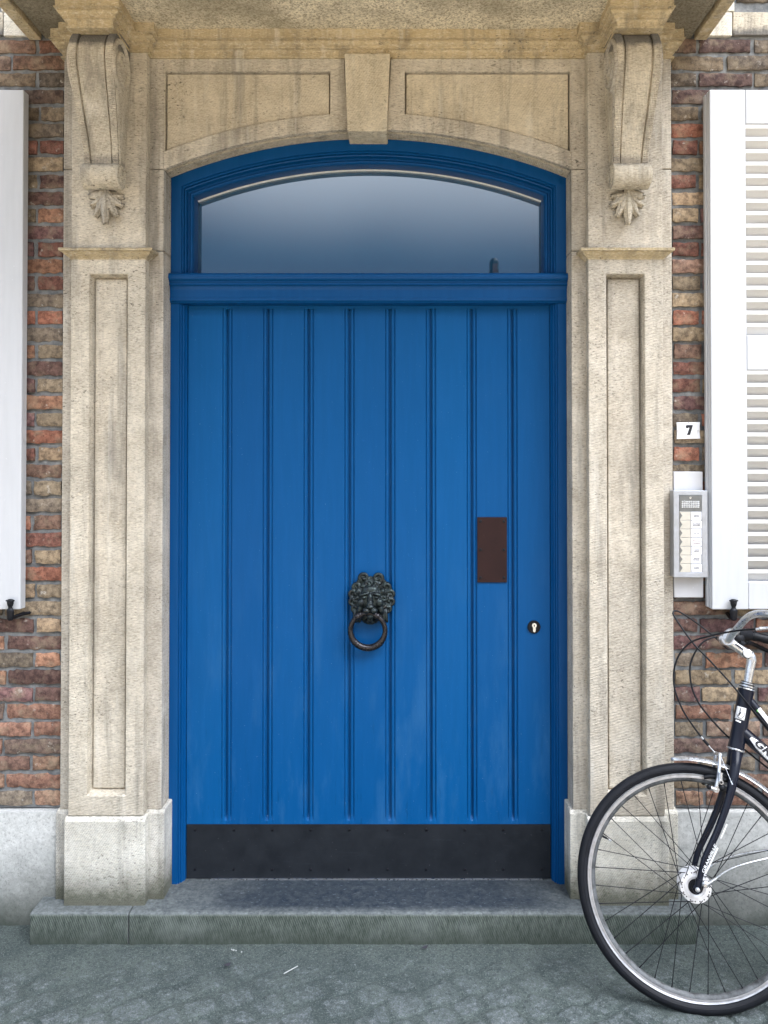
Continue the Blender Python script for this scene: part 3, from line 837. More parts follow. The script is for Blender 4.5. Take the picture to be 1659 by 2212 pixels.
mb.ball(L(0, .056, .002), (.0115, .014, .030)); mb.ball(L(0, .070, -.021), (.0155, .010, .0075)); mb.ball(L(0, .064, -.012), (.0135, .013, .014))
mb.ball(L(0, .047, -.060), (.0150, .014, .012)); mb.ball(L(0, .040, -.074), (.0125, .012, .011)); mb.ball(L(0, .024, -.084), (.022, .016, .012))
def curl(cx, cz, a0, size, y, sgn, turns=1.25, rad=.0075):
    pts = []
    for i in range(26):
        t = i / 25; a = R(a0) + sgn * t * turns * 2 * math.pi; r = size * (1 - .82 * t)
        pts.append(L(cx + r * math.cos(a), y + .010 * t, cz + r * math.sin(a)))
    mb.tube(pts, lambda q: rad * (1 - .45 * q), 8)
    mb.ball(L(cx, y - .004, cz), (size * .95, .010, size * .95))
curl(-.021, .083, -120, .0175, .016, -1, 1.2, .0085); curl(.024, .081, -60, .0185, .016, 1, 1.2, .0085)
rl = random.Random(8)
for k, a in enumerate((40, 62, 16, -8, -32, -54, 118, 140, 164, 188, 212, 234)):
    ca, sa = math.cos(R(a)), math.sin(R(a))
    curl(.063 * ca + .004, .070 * sa + .002, a + 180 + rl.uniform(-30, 30), rl.uniform(.0165, .0205), .013, 1 if ca > 0 else -1, rl.uniform(1.0, 1.4), .0082)
for k, a in enumerate((70, 98, 30, 2, -26, 126, 154, 182, 208)):
    ca, sa = math.cos(R(a)), math.sin(R(a))
    curl(.046 * ca, .053 * sa + .004, a + rl.uniform(-40, 40), .0125, .024, -1 if ca > 0 else 1, 1.1, .006)
for s in (-1, 1):
    for q in range(3):
        pts = [L(s * (.030 + .010 * q + .007 * t), .016 + .010 * math.sin(3 * t), -.040 - .050 * t + .004 * math.sin(t * 7)) for t in (i / 10 for i in range(11))]
        mb.tube(pts, lambda u: .0085 * (1 - .5 * u), 8)
kn = mb.build('lion_knocker', M['bronze'], door, smooth='all', merge=False)
rm = kn.modifiers.new('join', 'REMESH'); rm.mode = 'VOXEL'; rm.voxel_size = .0019; rm.use_smooth_shade = True
sm = kn.modifiers.new('soft', 'SMOOTH'); sm.factor = .5; sm.iterations = 2
mb = MB(); RC = Vector((-.002, YD - .047, 1.0605)); pts = []
for i in range(96):
    a = 2 * math.pi * i / 96
    pts.append((RC.x + .0655 * math.cos(a), RC.y + .016 * math.sin(a) * -.5 + .005, RC.z + .0665 * math.sin(a)))
def ringr(q):
    d = math.degrees(q * 2 * math.pi)
    return .0096 + .0026 * max(0, math.cos(R(d - 270))) + .001 * max(0, -math.sin(R(d)))
mb.tube(pts, ringr, 14, True)
for d in (228, 308, 120, 62):
    a = R(d); t = Vector((-math.sin(a), 0, math.cos(a))); c = Vector((RC.x + .0655 * math.cos(a), RC.y - .008 * math.sin(a) + .005, RC.z + .0665 * math.sin(a)))
    for off in (-.0055, .0055): mb.ball(c + t * off, (.0134, .0134, .0134), sub=2)
mb.build('knocker_ring', M['ring'], kn, smooth='all', merge=False)

# ------------------------------------------------------------------ white shutters, folded back on the wall
def shutter(s, label):
    X0 = 1.246 if s > 0 else 1.2495; LIP = .008 if s > 0 else -.003                                        # near edge of the face
    th = thing('window_shutter', label, 'shutter', (s * X0, -.03, 1.165), 'white louvred shutters beside the door')
    Z0, Z1, W = 1.165, 3.053, .56
    def bx(mb, a, b, y0, y1, z0, z1):
        a, b = sorted((s * a, s * b)); return mb.box(a, b, y0, y1, z0, z1)
    mb = MB(); bx(mb, X0, X0 + .131, -.070, -.028, Z0, Z1); bx(mb, X0 - LIP, X0 + .012, -.046, -.024, Z0 + .004, Z1 - .008)
    bx(mb, X0 - LIP * .4, X0 + .011, -.058, -.046, Z0 + .002, Z1 - .003)
    mb.build('stile', M['white'], th, bevel=.004, seg=3)
    mb = MB(); bx(mb, X0 + W - .13, X0 + W, -.070, -.028, Z0, Z1); mb.build('stile', M['white'], th, bevel=.004)
    for z0, z1 in ((Z0 + .0005, 1.265), (2.030, 2.157), (2.927, Z1 - .0005)):
        mb = MB(); bx(mb, X0 + .1315, X0 + W - .1305, -.0692, -.029, z0, z1); mb.build('rail', M['white'], th, bevel=.0035)
    sl = None
    for z0, z1 in ((1.265, 2.030), (2.157, 2.927)):
        n = round((z1 - z0) / .0445); p = (z1 - z0) / n
        for k in range(n):
            zt = z1 - k * p - .0006
            if sl is None:
                mb = MB(); a, b = sorted((s * (X0 + .126), s * (X0 + W - .126)))
                q = [(-.0665, 0), (-.0665, -.0140), (-.0650, -.0155), (-.0310, -.0500), (-.0280, -.0470), (-.0300, -.0360)]
                mb.prism([(y, zt + z) for y, z in q], a, b, 'x')
                sl = mb.build('slat', M['cream'], th, bevel=.001); zref = zt
            else:
                o = dup(sl, None, th); o.location = Vector(sl.location) + Vector((0, 0, zt - zref))
    return th
shutter(-1, 'white shutter left of the blue door, mostly cut off by the picture edge')
shutter(1, 'white louvred shutter right of the blue door, its slats in view')

# cast iron shutter catches shaped like little busts
def catch(x, label):
    th = thing('shutter_catch', label, 'shutter catch', (x, -.085, 1.13), 'iron shutter catches')
    mb = MB()
    pr = [(0, 1.128), (.0075, 1.129), (.0105, 1.134), (.0115, 1.145), (.0125, 1.156), (.0130, 1.164), (.0115, 1.169), (.0095, 1.1705), (.0078, 1.174), (.0078, 1.179), (.0098, 1.183), (.0112, 1.188), (.0118, 1.194), (.0124, 1.199), (.0118, 1.203), (.0060, 1.2055), (0, 1.206)]
    n = 20; rows = []
    for r, z in pr:
        rows.append([(x + r * math.cos(2 * math.pi * j / n) * (1 + .10 * math.cos(8 * math.pi * j / n) * (z < 1.165)), -.085 + r * .72 * math.sin(2 * math.pi * j / n), z) for j in range(n)])
    mb.rows(rows, True)
    mb.ball((x, -.0935, 1.191), (.0035, .004, .004)); mb.ball((x - .0135, -.086, 1.2), (.0030, .0030, .003)); mb.ball((x + .0135, -.086, 1.2), (.0030, .0030, .003))
    mb.build('figure', M['iron'], th, smooth='all', merge=False)
    mb = MB(); mb.tube([(x, -.083, 1.141), (x, -.06, 1.135), (x + .004, -.03, 1.137), (x + .012, .01, 1.139)], .0075, 8)
    mb.tube([(x, -.06, 1.139), (x + .020, -.028, 1.141), (x + .034, -.004, 1.142)], .0055, 8)
    mb.build('spindle', M['iron'], th, smooth=True)
catch(-1.2785, 'black iron shutter catch at the foot of the left shutter')
catch(1.3175, 'black iron shutter catch below the louvred right shutter')

# ------------------------------------------------------------------ enamel house number
nb = thing('house_number_sign', 'small white enamel plate with black number 7 on the brick strip', 'house number', (1.184, -.012, 1.813))
mb = MB(); rows = []
for j in range(9):
    v = j / 8; z = 1.7825 + .0612 * v; row = []
    for i in range(13):
        u = i / 12 * 2 - 1
        pinch = 1 - .035 * math.sin(math.pi * v)
        row.append((1.1838 + u * .0428 * pinch, -.0125 - .0055 * (1 - u * u) * math.sin(math.pi * v) ** .7 - (.002 if v < .25 else 0), z + .0006 * u))
    rows.append(row)
mb.rows(rows); mb.rows([rows[-1], [(x, -.006, z) for x, y, z in rows[-1]]]); mb.rows([rows[0], [(x, -.006, z) for x, y, z in rows[0]]])
mb.rows([[r[0] for r in rows], [(r[0][0], -.006, r[0][2]) for r in rows]]); mb.rows([[r[-1] for r in rows], [(r[-1][0], -.006, r[-1][2]) for r in rows]])
pl = mb.build('plate', M['enamel'], nb, smooth=True, angle=40)
g = [(-.0115, .0165), (-.0075, .0185), (.0125, .0185), (.0130, .0160), (.0030, -.0180), (-.0075, -.0180), (-.0070, -.0155), (.0010, .0080), (-.0030, .0095), (-.0065, .0060), (-.0105, .0072), (-.0125, .0115)]
mb = MB(); mb.prism([(1.1848 + x, 1.8150 + z) for x, z in g], -.0196, -.0150); mb.build('numeral', M['ink'], nb, bevel=.0005)
for x in (1.1475, 1.2185):
    mb = MB(); mb.lathe([(.0031, 0), (.003, .0012), (0, .0016)], (x, -.0148, 1.8125), (0, -1, 0), 14); mb.build('screw', M['alu'], nb, smooth=True)
mb = MB(); mb.lathe([(.0014, 0), (.0013, .0008), (0, .001)], (1.183, -.0152, 1.8415), (0, -1, 0), 10); mb.build('nail', M['iron'], nb, smooth=True)

# ------------------------------------------------------------------ intercom on its white board
bd = MB().box(1.1235, 1.2305, -.028, .004, 1.201, 1.662).build('mounting_board', M['board'], bevel=.0025)
tag(bd, 'white painted board fixed to the bricks behind the door intercom', 'board')
ic = thing('intercom', 'grey door intercom with speaker grille, seven cream buttons and name cards', 'intercom', (1.169, -.03, 1.437))
BX0, BX1, BZ0, BZ1, YF = 1.1085, 1.2300, 1.281, 1.594, -.071
ix0, ix1, iz0, iz1 = 1.1285, 1.2105, 1.2985, 1.5775
mb = MB()
Lo = [(BX0, BZ0), (BX1, BZ0), (BX1, BZ1), (BX0, BZ1)]; Li = [(ix0, iz0), (ix1, iz0), (ix1, iz1), (ix0, iz1)]
mb.rows([[(x, -.0285, z) for x, z in Lo], [(x, YF, z) for x, z in Lo], [(x, YF, z) for x, z in Li], [(x, YF + .003, z) for x, z in Li]], True)
mb.add([(x, YF + .003, z) for x, z in Li], [(0, 1, 2, 3)])
mb.build('housing', M['grey'], ic, bevel=.002)
yq = YF + .0005
spk = MB().box(ix0 + .0012, ix1 - .0012, yq, YF + .0032, 1.5195, 1.5763).build('speaker_panel', M['panelgrey'], ic, bevel=.0006)
mb = MB()
for i in range(10):
    for j in range(4):
        mb.lathe([(.0029, 0), (.0029, .0006), (.0020, .0009), (.0016, .0002), (0, .0001)], (1.1405 + i * .0065, yq - .0001, 1.5345 + j * .0065), (0, -1, 0), 12)
mb.lathe([(.0042, 0), (.0040, .001), (0, .0013)], (1.1695, yq, 1.5685), (0, -1, 0), 18)
mb.build('speaker_grille', M['alu'], spk, smooth=True, merge=False)
names = [('CONSTANTIN', 'SIMONS'), ('VAN DE WYNGAERT', 'VAN MONTENBROEK'), ('GOVY - CLAES',), ('Walravens', 'Cromheecke'), ('CHARING', 'FRIDDEN'), ('T. VERSLUYSEN', 'PENNEL'), ('DE SMET', 'BAUDUIN')]
ph = (1.5180 - iz0) / 7
for k, nm in enumerate(names):
    z1 = 1.5180 - k * ph; z0 = z1 - ph + .0012
    b = MB().box(ix0 + .0012, 1.1690, yq - .0008, YF + .0032, z0, z1 - .0004).build('button', M['button'], ic, bevel=.0008)
    zc = (z0 + z1) / 2
    mb = MB(); mb.prism([(ix0 + .0018, z0 + .002), (ix0 + .0110, zc + .001), (ix0 + .0018, z1 - .001)], yq - .0014, yq); mb.build('arrow', M['panelgrey'], b)
    dx = (-.0012 if k == 5 else 0) + .0006 * math.sin(k * 2.1)
    cdm = MB().box(1.1720 + dx, ix1 - .002 + dx, yq - .0006, YF + .0032, z0 + .001, z1 - .0012).build('name_card', M['card'], ic, bevel=.0004)
    for r, tx in enumerate(nm):
        zz = zc + (.0042 * (len(nm) - 1) - .0084 * r) * (.62 if k != 3 else .95)
        text(tx, .0050 if k != 3 else .0068, Matrix.Translation((1.1905 + dx, yq - .0011, zz)) @ FACE, M['ink' if k != 3 else 'redink'], cdm, width=.0285 if k in (1, 3) else .019 if k != 5 else .026, thick=.0003)

# ------------------------------------------------------------------ litter on the pavement
mb = MB(); mb.tube([(-.262, -.305, .012), (-.222, -.262, .010)], .0016, 8); tag(mb.build('drinking_straw', M['straw'], smooth=True), 'thin white plastic straw lying on the mossy pavement', 'litter')
mb = MB(); mb.add([(.195, -.165, .012), (.212, -.172, .014), (.219, -.158, .018), (.204, -.155, .012)], [(0, 1, 2, 3)])
o = mb.build('dead_leaf', M['leaf']); o.modifiers.new('t', 'SOLIDIFY').thickness = .001; tag(o, 'dark curled leaf lying in front of the middle of the doorstep', 'leaf')
mb = MB(); mb.add([(-.470, -.262, .012), (-.452, -.268, .013), (-.446, -.252, .016), (-.462, -.250, .012)], [(0, 1, 2, 3)])
o = mb.build('dead_leaf', M['leaf']); o.modifiers.new('t', 'SOLIDIFY').thickness = .001; tag(o, 'dark leaf scrap lying on the pavement left of the straw', 'leaf')
mb = MB()
for x, y, r in ((-.455, -.175, .0045), (-.446, -.178, .003), (-.425, -.186, .003), (-.462, -.172, .0025)): mb.ball((x, y, .011), (r, r * .7, .003), sub=1)
tag(mb.build('paper_crumbs', M['straw'], merge=False), 'few tiny white paper crumbs on the pavement left of the straw', 'litter')
# ------------------------------------------------------------------ bicycle leaning on the house
BC = Vector((1.058, -.399, .3532)); az, ti = -.1706, .2368
bn = Vector((math.sin(az) * math.cos(ti), -math.cos(az) * math.cos(ti), math.sin(ti)))    # axle direction, towards the street
bh = Vector((math.cos(az), math.sin(az), 0))                                              # towards the rear wheel
bv = bh.cross(bn);  bv = bv if bv.z > 0 else -bv
def B(a, b, o=0): return BC + bh * a + bv * b + bn * o
bike = thing('bicycle', 'black city bicycle with silver mudguards leaning on the bricks right of the door', 'bicycle', tuple(B(0, -.363)))
def smooth(pts, n=6):
    """Catmull-Rom through the points"""
    P = [Vector(p) for p in pts]; out = []
    for i in range(len(P) - 1):
        p0, p1, p2, p3 = P[max(0, i - 1)], P[i], P[i + 1], P[min(len(P) - 1, i + 2)]
        for k in range(n):
            t = k / n
            out.append(.5 * ((2 * p1) + (p2 - p0) * t + (2 * p0 - 5 * p1 + 4 * p2 - p3) * t * t + (3 * p1 - p0 - 3 * p2 + p3) * t ** 3))
    out.append(P[-1]); return out
def wheel(name, a0, label=None):
    c = B(a0, 0)
    wt = bpy.data.objects.new(name, None); COL.objects.link(wt); wt.location = c; wt.empty_display_size = .05; local(wt, bike)
    RT = .3465
    pr = [(RT + .0168 * math.cos(k), .0168 * math.sin(k)) for k in (2 * math.pi * i / 20 for i in range(21))]
    mb = MB(); mb.lathe(pr, c, bn, 160)
    for e in (-1, 1):                                        # tread shoulders and side wall rings
        mb.lathe([(RT + .0155, e * .0070), (RT + .0168, e * .0080), (RT + .0145, e * .0100)], c, bn, 160)
        mb.lathe([(RT - .002, e * .0164), (RT - .003, e * .0176), (RT - .005, e * .0164)], c, bn, 160)
    mb.build('tyre', M['tyre'], wt, smooth=True, angle=50)
    half = [(.3325, .0), (.3325, .0115), (.331, .0130), (.3285, .0118), (.3268, .0116), (.3262, .0110), (.3248, .0110), (.3242, .0116), (.3195, .0113)]
    pr = [(r, -q) for r, q in reversed(half[1:])] + half
    mb = MB(); mb.lathe(pr, c, bn, 160); mb.build('rim', M['rim'], wt, smooth=True, angle=30)
    mb = MB(); mb.lathe([(.3196, -.0112), (.312, -.0098), (.3075, -.004), (.3065, 0), (.3075, .004), (.312, .0098), (.3196, .0112)], c, bn, 160); mb.build('rim_well', M['rimdark'], wt, smooth='all')
    mb = MB()
    mb.lathe([(.0, -.048), (.007, -.048), (.007, -.040), (.020, -.036), (.030, -.0335), (.047, -.032), (.0485, -.030), (.047, -.028), (.031, -.027), (.026, -.02), (.025, .02), (.031, .0265), (.047, .028), (.0485, .030), (.0470, .0325), (.0345, .0335), (.0335, .0350), (.0290, .0352), (.0275, .0335), (.0235, .0325), (.0230, .0290), (.012, .029)], c, bn, 56)
    hb = mb.build('hub', M['hub'], wt, smooth=True, angle=25)
    mb = MB(); mb.lathe([(.0225, .0292), (.0135, .030), (.0130, .040), (.0095, .041), (.0095, .060), (.0075, .062), (.0052, .062), (.0052, .070), (.0035, .071), (0, .071)], c, bn, 28)
    mb.build('axle', M['blackplastic'], hb, smooth=True)
    mb = MB(); mb.lathe([(.0068, .060), (.0068, .0665), (.005, .0670), (.005, .0715), (.0035, .0722), (0, .0722)], c, bn, 20); mb.build('axle_nut', M['alu'], hb, smooth=True)
    mb = MB()
    for i in range(18):
        t = 2 * math.pi * (i + .25) / 18; p = c + bh * (.0415 * math.cos(t)) + bv * (.0415 * math.sin(t))
        mb.lathe([(.0021, .0329), (.0019, .0333), (0, .0334)], p, bn, 8)
    mb.build('flange_hole', M['iron'], hb, merge=False)
    for i in range(36):
        e = 1 if i % 2 else -1
        t = 2 * math.pi * (i + .5) / 36; lean = R(62) if (i // 2) % 2 else R(-62)
        q = t + lean
        p0 = c + bh * (.0415 * math.cos(q)) + bv * (.0415 * math.sin(q)) + bn * (e * (.034 if lean > 0 else .0275))
        p1 = c + bh * (.309 * math.cos(t)) + bv * (.309 * math.sin(t)) + bn * (e * .002)
        d = (p1 - p0).normalized()
        mb = MB(); mb.tube([p0, p1], .0013, 6); mb.tube([p1 - d * .013, p1 + d * .004], .0019, 6)
        mb.build('spoke', M['spoke'], wt, smooth=True, origin=c)
    return wt
fw = wheel('front_wheel', 0)
mb = MB(); mb.tube([B(-.290, .125), B(-.268, .1155)], .0036, 8); mb.tube([B(-.270, .1163), B(-.257, .1107)], .0023, 8); mb.build('valve', M['blackplastic'], fw, smooth=True)
mb = MB(); mb.tube([B(-.262, .1128), B(-.2535, .1092)], .0027, 8); mb.build('valve_tip', M['alu'], fw, smooth=True)
rw = wheel('rear_wheel', 1.06)

# fork
mb = MB()
for e in (1, -1):
    pts = smooth([B(.151, .412, e * .004), B(.146, .392, e * .018), B(.139, .365, e * .031), (B(.124, .31, e * .042)), B(.109, .265, e * .046), B(.092, .222, e * .049), B(.068, .168, e * .052), B(.044, .122, e * .054), B(.025, .083, e * .055), B(.012, .040, e * .056), B(.006, .020, e * .056)])
    mb.tube(pts, lambda q: .0185 - .0045 * min(1, q * 2) - .0055 * q, 16)
    mb.tube([B(.008, .030, e * .056), B(.002, .0, e * .0555), B(-.002, -.010, e * .0555)], lambda q: .011 - .002 * q, 10)
    mb.ball(B(.0, .0, e * .0545), (.014, .006, .014))
mb.tube([B(.142, .378), B(.152, .418)], lambda q: .022 + .003 * q, 20)
fk = mb.build('fork', M['bikeblack'], bike, smooth=True, angle=60, merge=False)
# frame
mb = MB()
mb.tube([B(.1505, .4165), B(.157, .444), B(.160, .458), B(.184, .560), B(.1885, .580), B(.1945, .606)], lambda q: .0265 if q in (0, 1) else .0245, 24)
tt = smooth([B(.186, .585), B(.212, .556), B(.2555, .4965), B(.305, .440), B(.38, .385), B(.47, .340), B(.56, .315)])
mb.tube(tt, .0150, 16)
dt = smooth([B(.165, .477), B(.189, .456), B(.249, .4035), B(.34, .318), B(.45, .195), B(.55, .06), B(.60, -.045)])
mb.tube(dt, .0215, 18)
mb.tube([B(.60, -.05), B(.49, .42)], .0155, 16)
mb.tube([B(.60, -.05, .035), B(.60, -.05, -.035)], .022, 18)
for e in (1, -1):
    mb.tube(smooth([B(.60, -.045, e * .02), B(.80, -.02, e * .045), B(1.06, 0, e * .06)]), .0095, 10)
    mb.tube(smooth([B(.515, .33, e * .015), B(.78, .17, e * .045), B(1.06, 0, e * .06)]), .008, 10)
frm = mb.build('frame', M['bikeblack'], bike, smooth=True, angle=60, merge=False)
# headset, silver rings
hd = (B(.1945, .606) - B(.1505, .4165)).normalized()
mb = MB(); p = B(.1945, .606)
mb.lathe([(.0265, -.001), (.0272, .001), (.0265, .003), (.0225, .0035), (.0225, .0075), (.0232, .008), (.0232, .0125), (.0205, .013), (.0205, .017), (.0215, .0175), (.0215, .0205), (.0150, .024), (.0, .024)], p, hd, 32)
p2 = B(.1505, .4165); mb.lathe([(.0, -.0055), (.0255, -.005), (.0278, -.003), (.0278, -.0005), (.0265, .001)], p2, hd, 32)
mb.build('headset', M['alu'], bike, smooth=True, angle=30)
mb = MB(); mb.lathe([(.0212, .0132), (.0226, .0136), (.0226, .0160), (.0212, .0165)], p, hd, 32); mb.lathe([(.0236, .0032), (.0240, .0036), (.0240, .0066), (.0236, .007)], p, hd, 32)
mb.lathe([(.0212, .0210), (.0216, .0214), (.0200, .0236), (.0160, .0238)], p, hd, 32); mb.build('headset_seal', M['blackplastic'], bike, smooth=True)
# adjustable stem
mb = MB()
mb.tube(smooth([B(.1975, .618), B(.2035, .645), B(.2085, .668), B(.2140, .688), B(.2165, .702), B(.2120, .716), B(.2020, .7215)]), lambda q: .0128 + .0035 * min(1, q * 1.3), 18)
mb.ball(B(.202, .7205), (.0165, .0155, .0165))
mb.tube([B(.202, .7205), B(.172, .741), B(.146, .760)], lambda q: .0172 - .0030 * math.sin(math.pi * q), 18)
mb.tube([B(.139, .765, -.026), B(.139, .765, .026)], .0195, 24)
mb.tube([B(.123, .768, -.017), B(.123, .768, .017)], .009, 12)
st = mb.build('stem', M['alu'], bike, smooth=True, angle=45, merge=False)
mb = MB(); mb.lathe([(.0145, .014), (.0145, .0175), (.0135, .0185), (.0105, .0195), (.0095, .0180), (.0060, .0180), (.0052, .0192), (0, .0194)], B(.202, .7205), bn, 28); mb.build('stem_bolt', M['hub'], st, smooth=True, angle=30)
mb = MB(); mb.lathe([(.0158, .0125), (.0165, .0130), (.0165, .0148), (.0146, .0152)], B(.202, .7205), bn, 28); mb.build('stem_ring', M['blackplastic'], st, smooth=True)
mb = MB(); a, b = B(.190, .7335, .0165), B(.165, .7510, .0155); d = (a - b).normalized(); u = bn.cross(d)
mb.add([a - u * .003, a + u * .003, b + u * .003, b - u * .003], [(0, 1, 2, 3)]); mb.build('stem_mark', M['ink'], st)
# swept handlebar
half_bar = [(.139, .765, 0), (.140, .764, .03), (.151, .784, .055), (.168, .810, .085), (.181, .830, .115), (.193, .841, .15), (.207, .844, .185), (.228, .842, .215), (.262, .836, .236), (.305, .826, .246), (.40, .802, .250)]
far_bar = [(.140, .764, .03), (.149, .777, .05), (.163, .790, .075), (.183, .797, .11), (.207, .798, .15), (.235, .795, .19), (.270, .790, .222), (.310, .782, .236), (.40, .765, .24)]
mb = MB(); pts = smooth([B(a, b, -o) for a, b, o in reversed(far_bar)] + [B(*p) for p in half_bar]); mb.tube(pts, .0118, 16)
hbar = mb.build('handlebar', M['alu'], bike, smooth='all')
for e in (1, -1):
    def H(a, b_, o): return B(a, b_ - (.042 if e < 0 else 0), e * o)
    mb = MB(); mb.tube(smooth([H(.275, .831, .228 if e < 0 else .240), H(.305, .825, .236 if e < 0 else .246), H(.405, .804, .2405 if e < 0 else .2505)]), lambda q: .0165 + .001 * math.sin(q * 60), 16); mb.build('grip', M['blackplastic'], hbar, smooth='all')
    mb = MB()
    mb.tube(smooth([H(.236, .800, .205), H(.262, .805, .225), H(.300, .795, .262), H(.40, .752, .285)]), lambda q: .0095 - .003 * q, 12)
    mb.ball(H(.246, .812, .216), (.022, .016, .018)); mb.tube([H(.250, .84, .224), H(.246, .806, .214)], .014, 14)
    mb.build('brake_lever', M['blackplastic'], hbar, smooth='all', merge=False)
    mb = MB(); mb.tube([H(.190, .794, .196), H(.200, .796, .2)], .0048, 12); mb.tube([H(.200, .796, .2), H(.206, .797, .2)], .0062, 12); mb.tube([H(.206, .797, .2), H(.236, .800, .207)], .0055, 12)
    mb.build('cable_adjuster', M['alu'], hbar, smooth=True, merge=False)
mb = MB(); mb.tube([B(.205, .792, -.16), B(.262, .790, -.214)], .021, 18); mb.ball(B(.212, .775, -.165), (.026, .022, .024)); mb.tube([B(.214, .762, -.155), B(.228, .755, -.162)], .012, 12)
mb.build('gear_shifter', M['blackplastic'], hbar, smooth='all', merge=False)
for nm, l, r in (('brake_cable', [(.196, .795, .2), (.181, .794, .18), (.139, .789, .12), (.077, .774, .09), (.015, .751, .07), (-.022, .712, .06), (-.040, .669, .055), (-.044, .627, .05), (-.040, .588, .05), (-.018, .531, .045), (.010, .487, .04), (.041, .445, .035)], .0031),
                 ('gear_cable', [(.205, .745, -.16), (.165, .735, -.10), (.133, .757, -.06), (.105, .781, -.06), (.058, .818, -.055), (.010, .849, -.05), (-.012, .858, -.045), (-.023, .853, -.038), (-.020, .835, -.03), (.030, .752, -.005), (.078, .697, .01), (.129, .638, .02), (.169, .587, .03), (.211, .535, .026), (.250, .490, .020), (.30, .432, .016)], .0031),
                 ('rear_brake_cable', [(.207, .780, -.18), (.153, .776, -.08), (.125, .773, -.05), (.099, .770, -.03), (.069, .754, -.025), (.044, .724, -.025), (.025, .683, -.025), (.021, .647, -.025), (.026, .600, -.025), (.045, .553, -.025), (.072, .517, -.027), (.107, .477, -.03), (.140, .445, -.03), (.186, .411, -.03), (.251, .360, -.02), (.33, .30, -.012)], .0031)):
    mb = MB(); mb.tube(smooth([B(*p) for p in l], 8), r, 8); mb.build(nm, M['blackplastic'], bike, smooth='all')
mb = MB(); mb.tube([B(.036, .451, .0355), B(.045, .441, .0345)], .0034, 10); mb.build('cable_end', M['alu'], bike, smooth=True)
mb = MB(); mb.tube([B(.043, .443, .0345), B(.059, .4255, .030)], .0048, 10); mb.build('cable_boot', M['blackplastic'], bike, smooth=True)
# linear pull brake: arms, pads, noodle
br = MB(); br.tube(smooth([B(.058, .427, .030), B(.068, .415, .028), B(.079, .4035, .026)]), .0022, 8)
for e in (1, -1):
    br.tube([B(.073, .292, e * .045), B(.083, .330, e * .044), B(.0905, .372, e * .038), B(.094, .399, e * .031)], lambda q: .0075 - .0025 * q, 10)
    br.tube([B(.073, .294, e * .036), B(.073, .294, e * .054)], .0095, 16)
    br.tube([B(.089, .317, e * .030), B(.089, .317, e * .056)], .0072, 14)
    br.tube([B(.058, .297, e * .048), B(.073, .294, e * .050)], .0062, 10)
    br.tube([B(.086, .318, e * .047), B(.0895, .345, e * .046)], .0085, 10)
br.tube([B(.092, .396, -.032), B(.094, .399, .034)], .0062, 10)
brk = br.build('front_brake', M['alu'], bike, smooth=True, angle=50, merge=False)
for e in (1, -1):
    mb = MB(); mb.tube(smooth([B(.042, .324, e * .019), B(.070, .3285, e * .021), B(.110, .320, e * .021)]), .0068, 10)
    mb.tube([B(.089, .317, e * .0575), B(.089, .317, e * .0550)], .0040, 10); mb.ball(B(.052, .300, e * .047), (.008, .008, .008)); mb.ball(B(.092, .300, e * .045), (.011, .010, .012))
    mb.build('brake_pad', M['blackplastic'], brk, smooth='all', merge=False)
mb = MB(); mb.tube(smooth([B(.094, .396, .036), B(.102, .372, .045), B(.119, .318, .062)]), .0009, 6); mb.tube([B(.117, .323, .0605), B(.1205, .313, .064)], .0022, 8); mb.build('inner_cable', M['alu'], brk, smooth=True)
# mudguards: a curved silver blade with rolled edges, pointed tip
def guard(a0, t0, t1, tip=False):
    mb = MB(); c = lambda: None; rows = []; N = 70
    for i in range(N + 1):
        t = R(t0 + (t1 - t0) * i / N); k = min(1, (i + .3) / 5) if tip else 1
        row = []
        for j in range(13):
            u = j / 12 * 2 - 1
            r = .3845 + .0008 - .0125 * u * u + (.0015 if abs(u) > .9 else 0) + (.002 * math.exp(-((abs(u) - .45) / .12) ** 2))
            if tip: r -= .004 * max(0, 1 - i / 4)
            row.append(B(a0 + r * math.cos(t), r * math.sin(t), u * .0255 * k))
        rows.append(row)
    mb.rows(rows); return mb
for a0, t0, t1, tip in ((0, 98.5, -28, True), (1.06, 150, -40, False)):
    g = guard(a0, t0, t1, tip).build('mudguard', M['alu'], bike, smooth='all'); so = g.modifiers.new('t', 'SOLIDIFY'); so.thickness = .0012
# stays from the axle to the guard
mb = MB()
for e in (1, -1):
    mb.tube(smooth([B(.022, .015, e * .064), B(.037, .023, e * .064), B(.055, .035, e * .063), B(.080, .054, e * .062), B(.111, .071, e * .060), B(.156, .087, e * .057), B(.216, .103, e * .050), B(.300, .122, e * .038), B(.362, .136, e * .027)]), .0033, 10)
    mb.tube([B(.022, .015, e * .0645), B(.040, .025, e * .0645), B(.058, .037, e * .063)], lambda q: .0078 - .0035 * q, 10)
    mb.ball(B(.024, .018, e * .064), (.012, .0075, .012))
    mb.tube([B(.022, .0165, e * .066), B(.022, .0165, e * .076)], .0055, 10)
mb.build('mudguard_stay', M['alu'], bike, smooth=True, angle=50, merge=False)
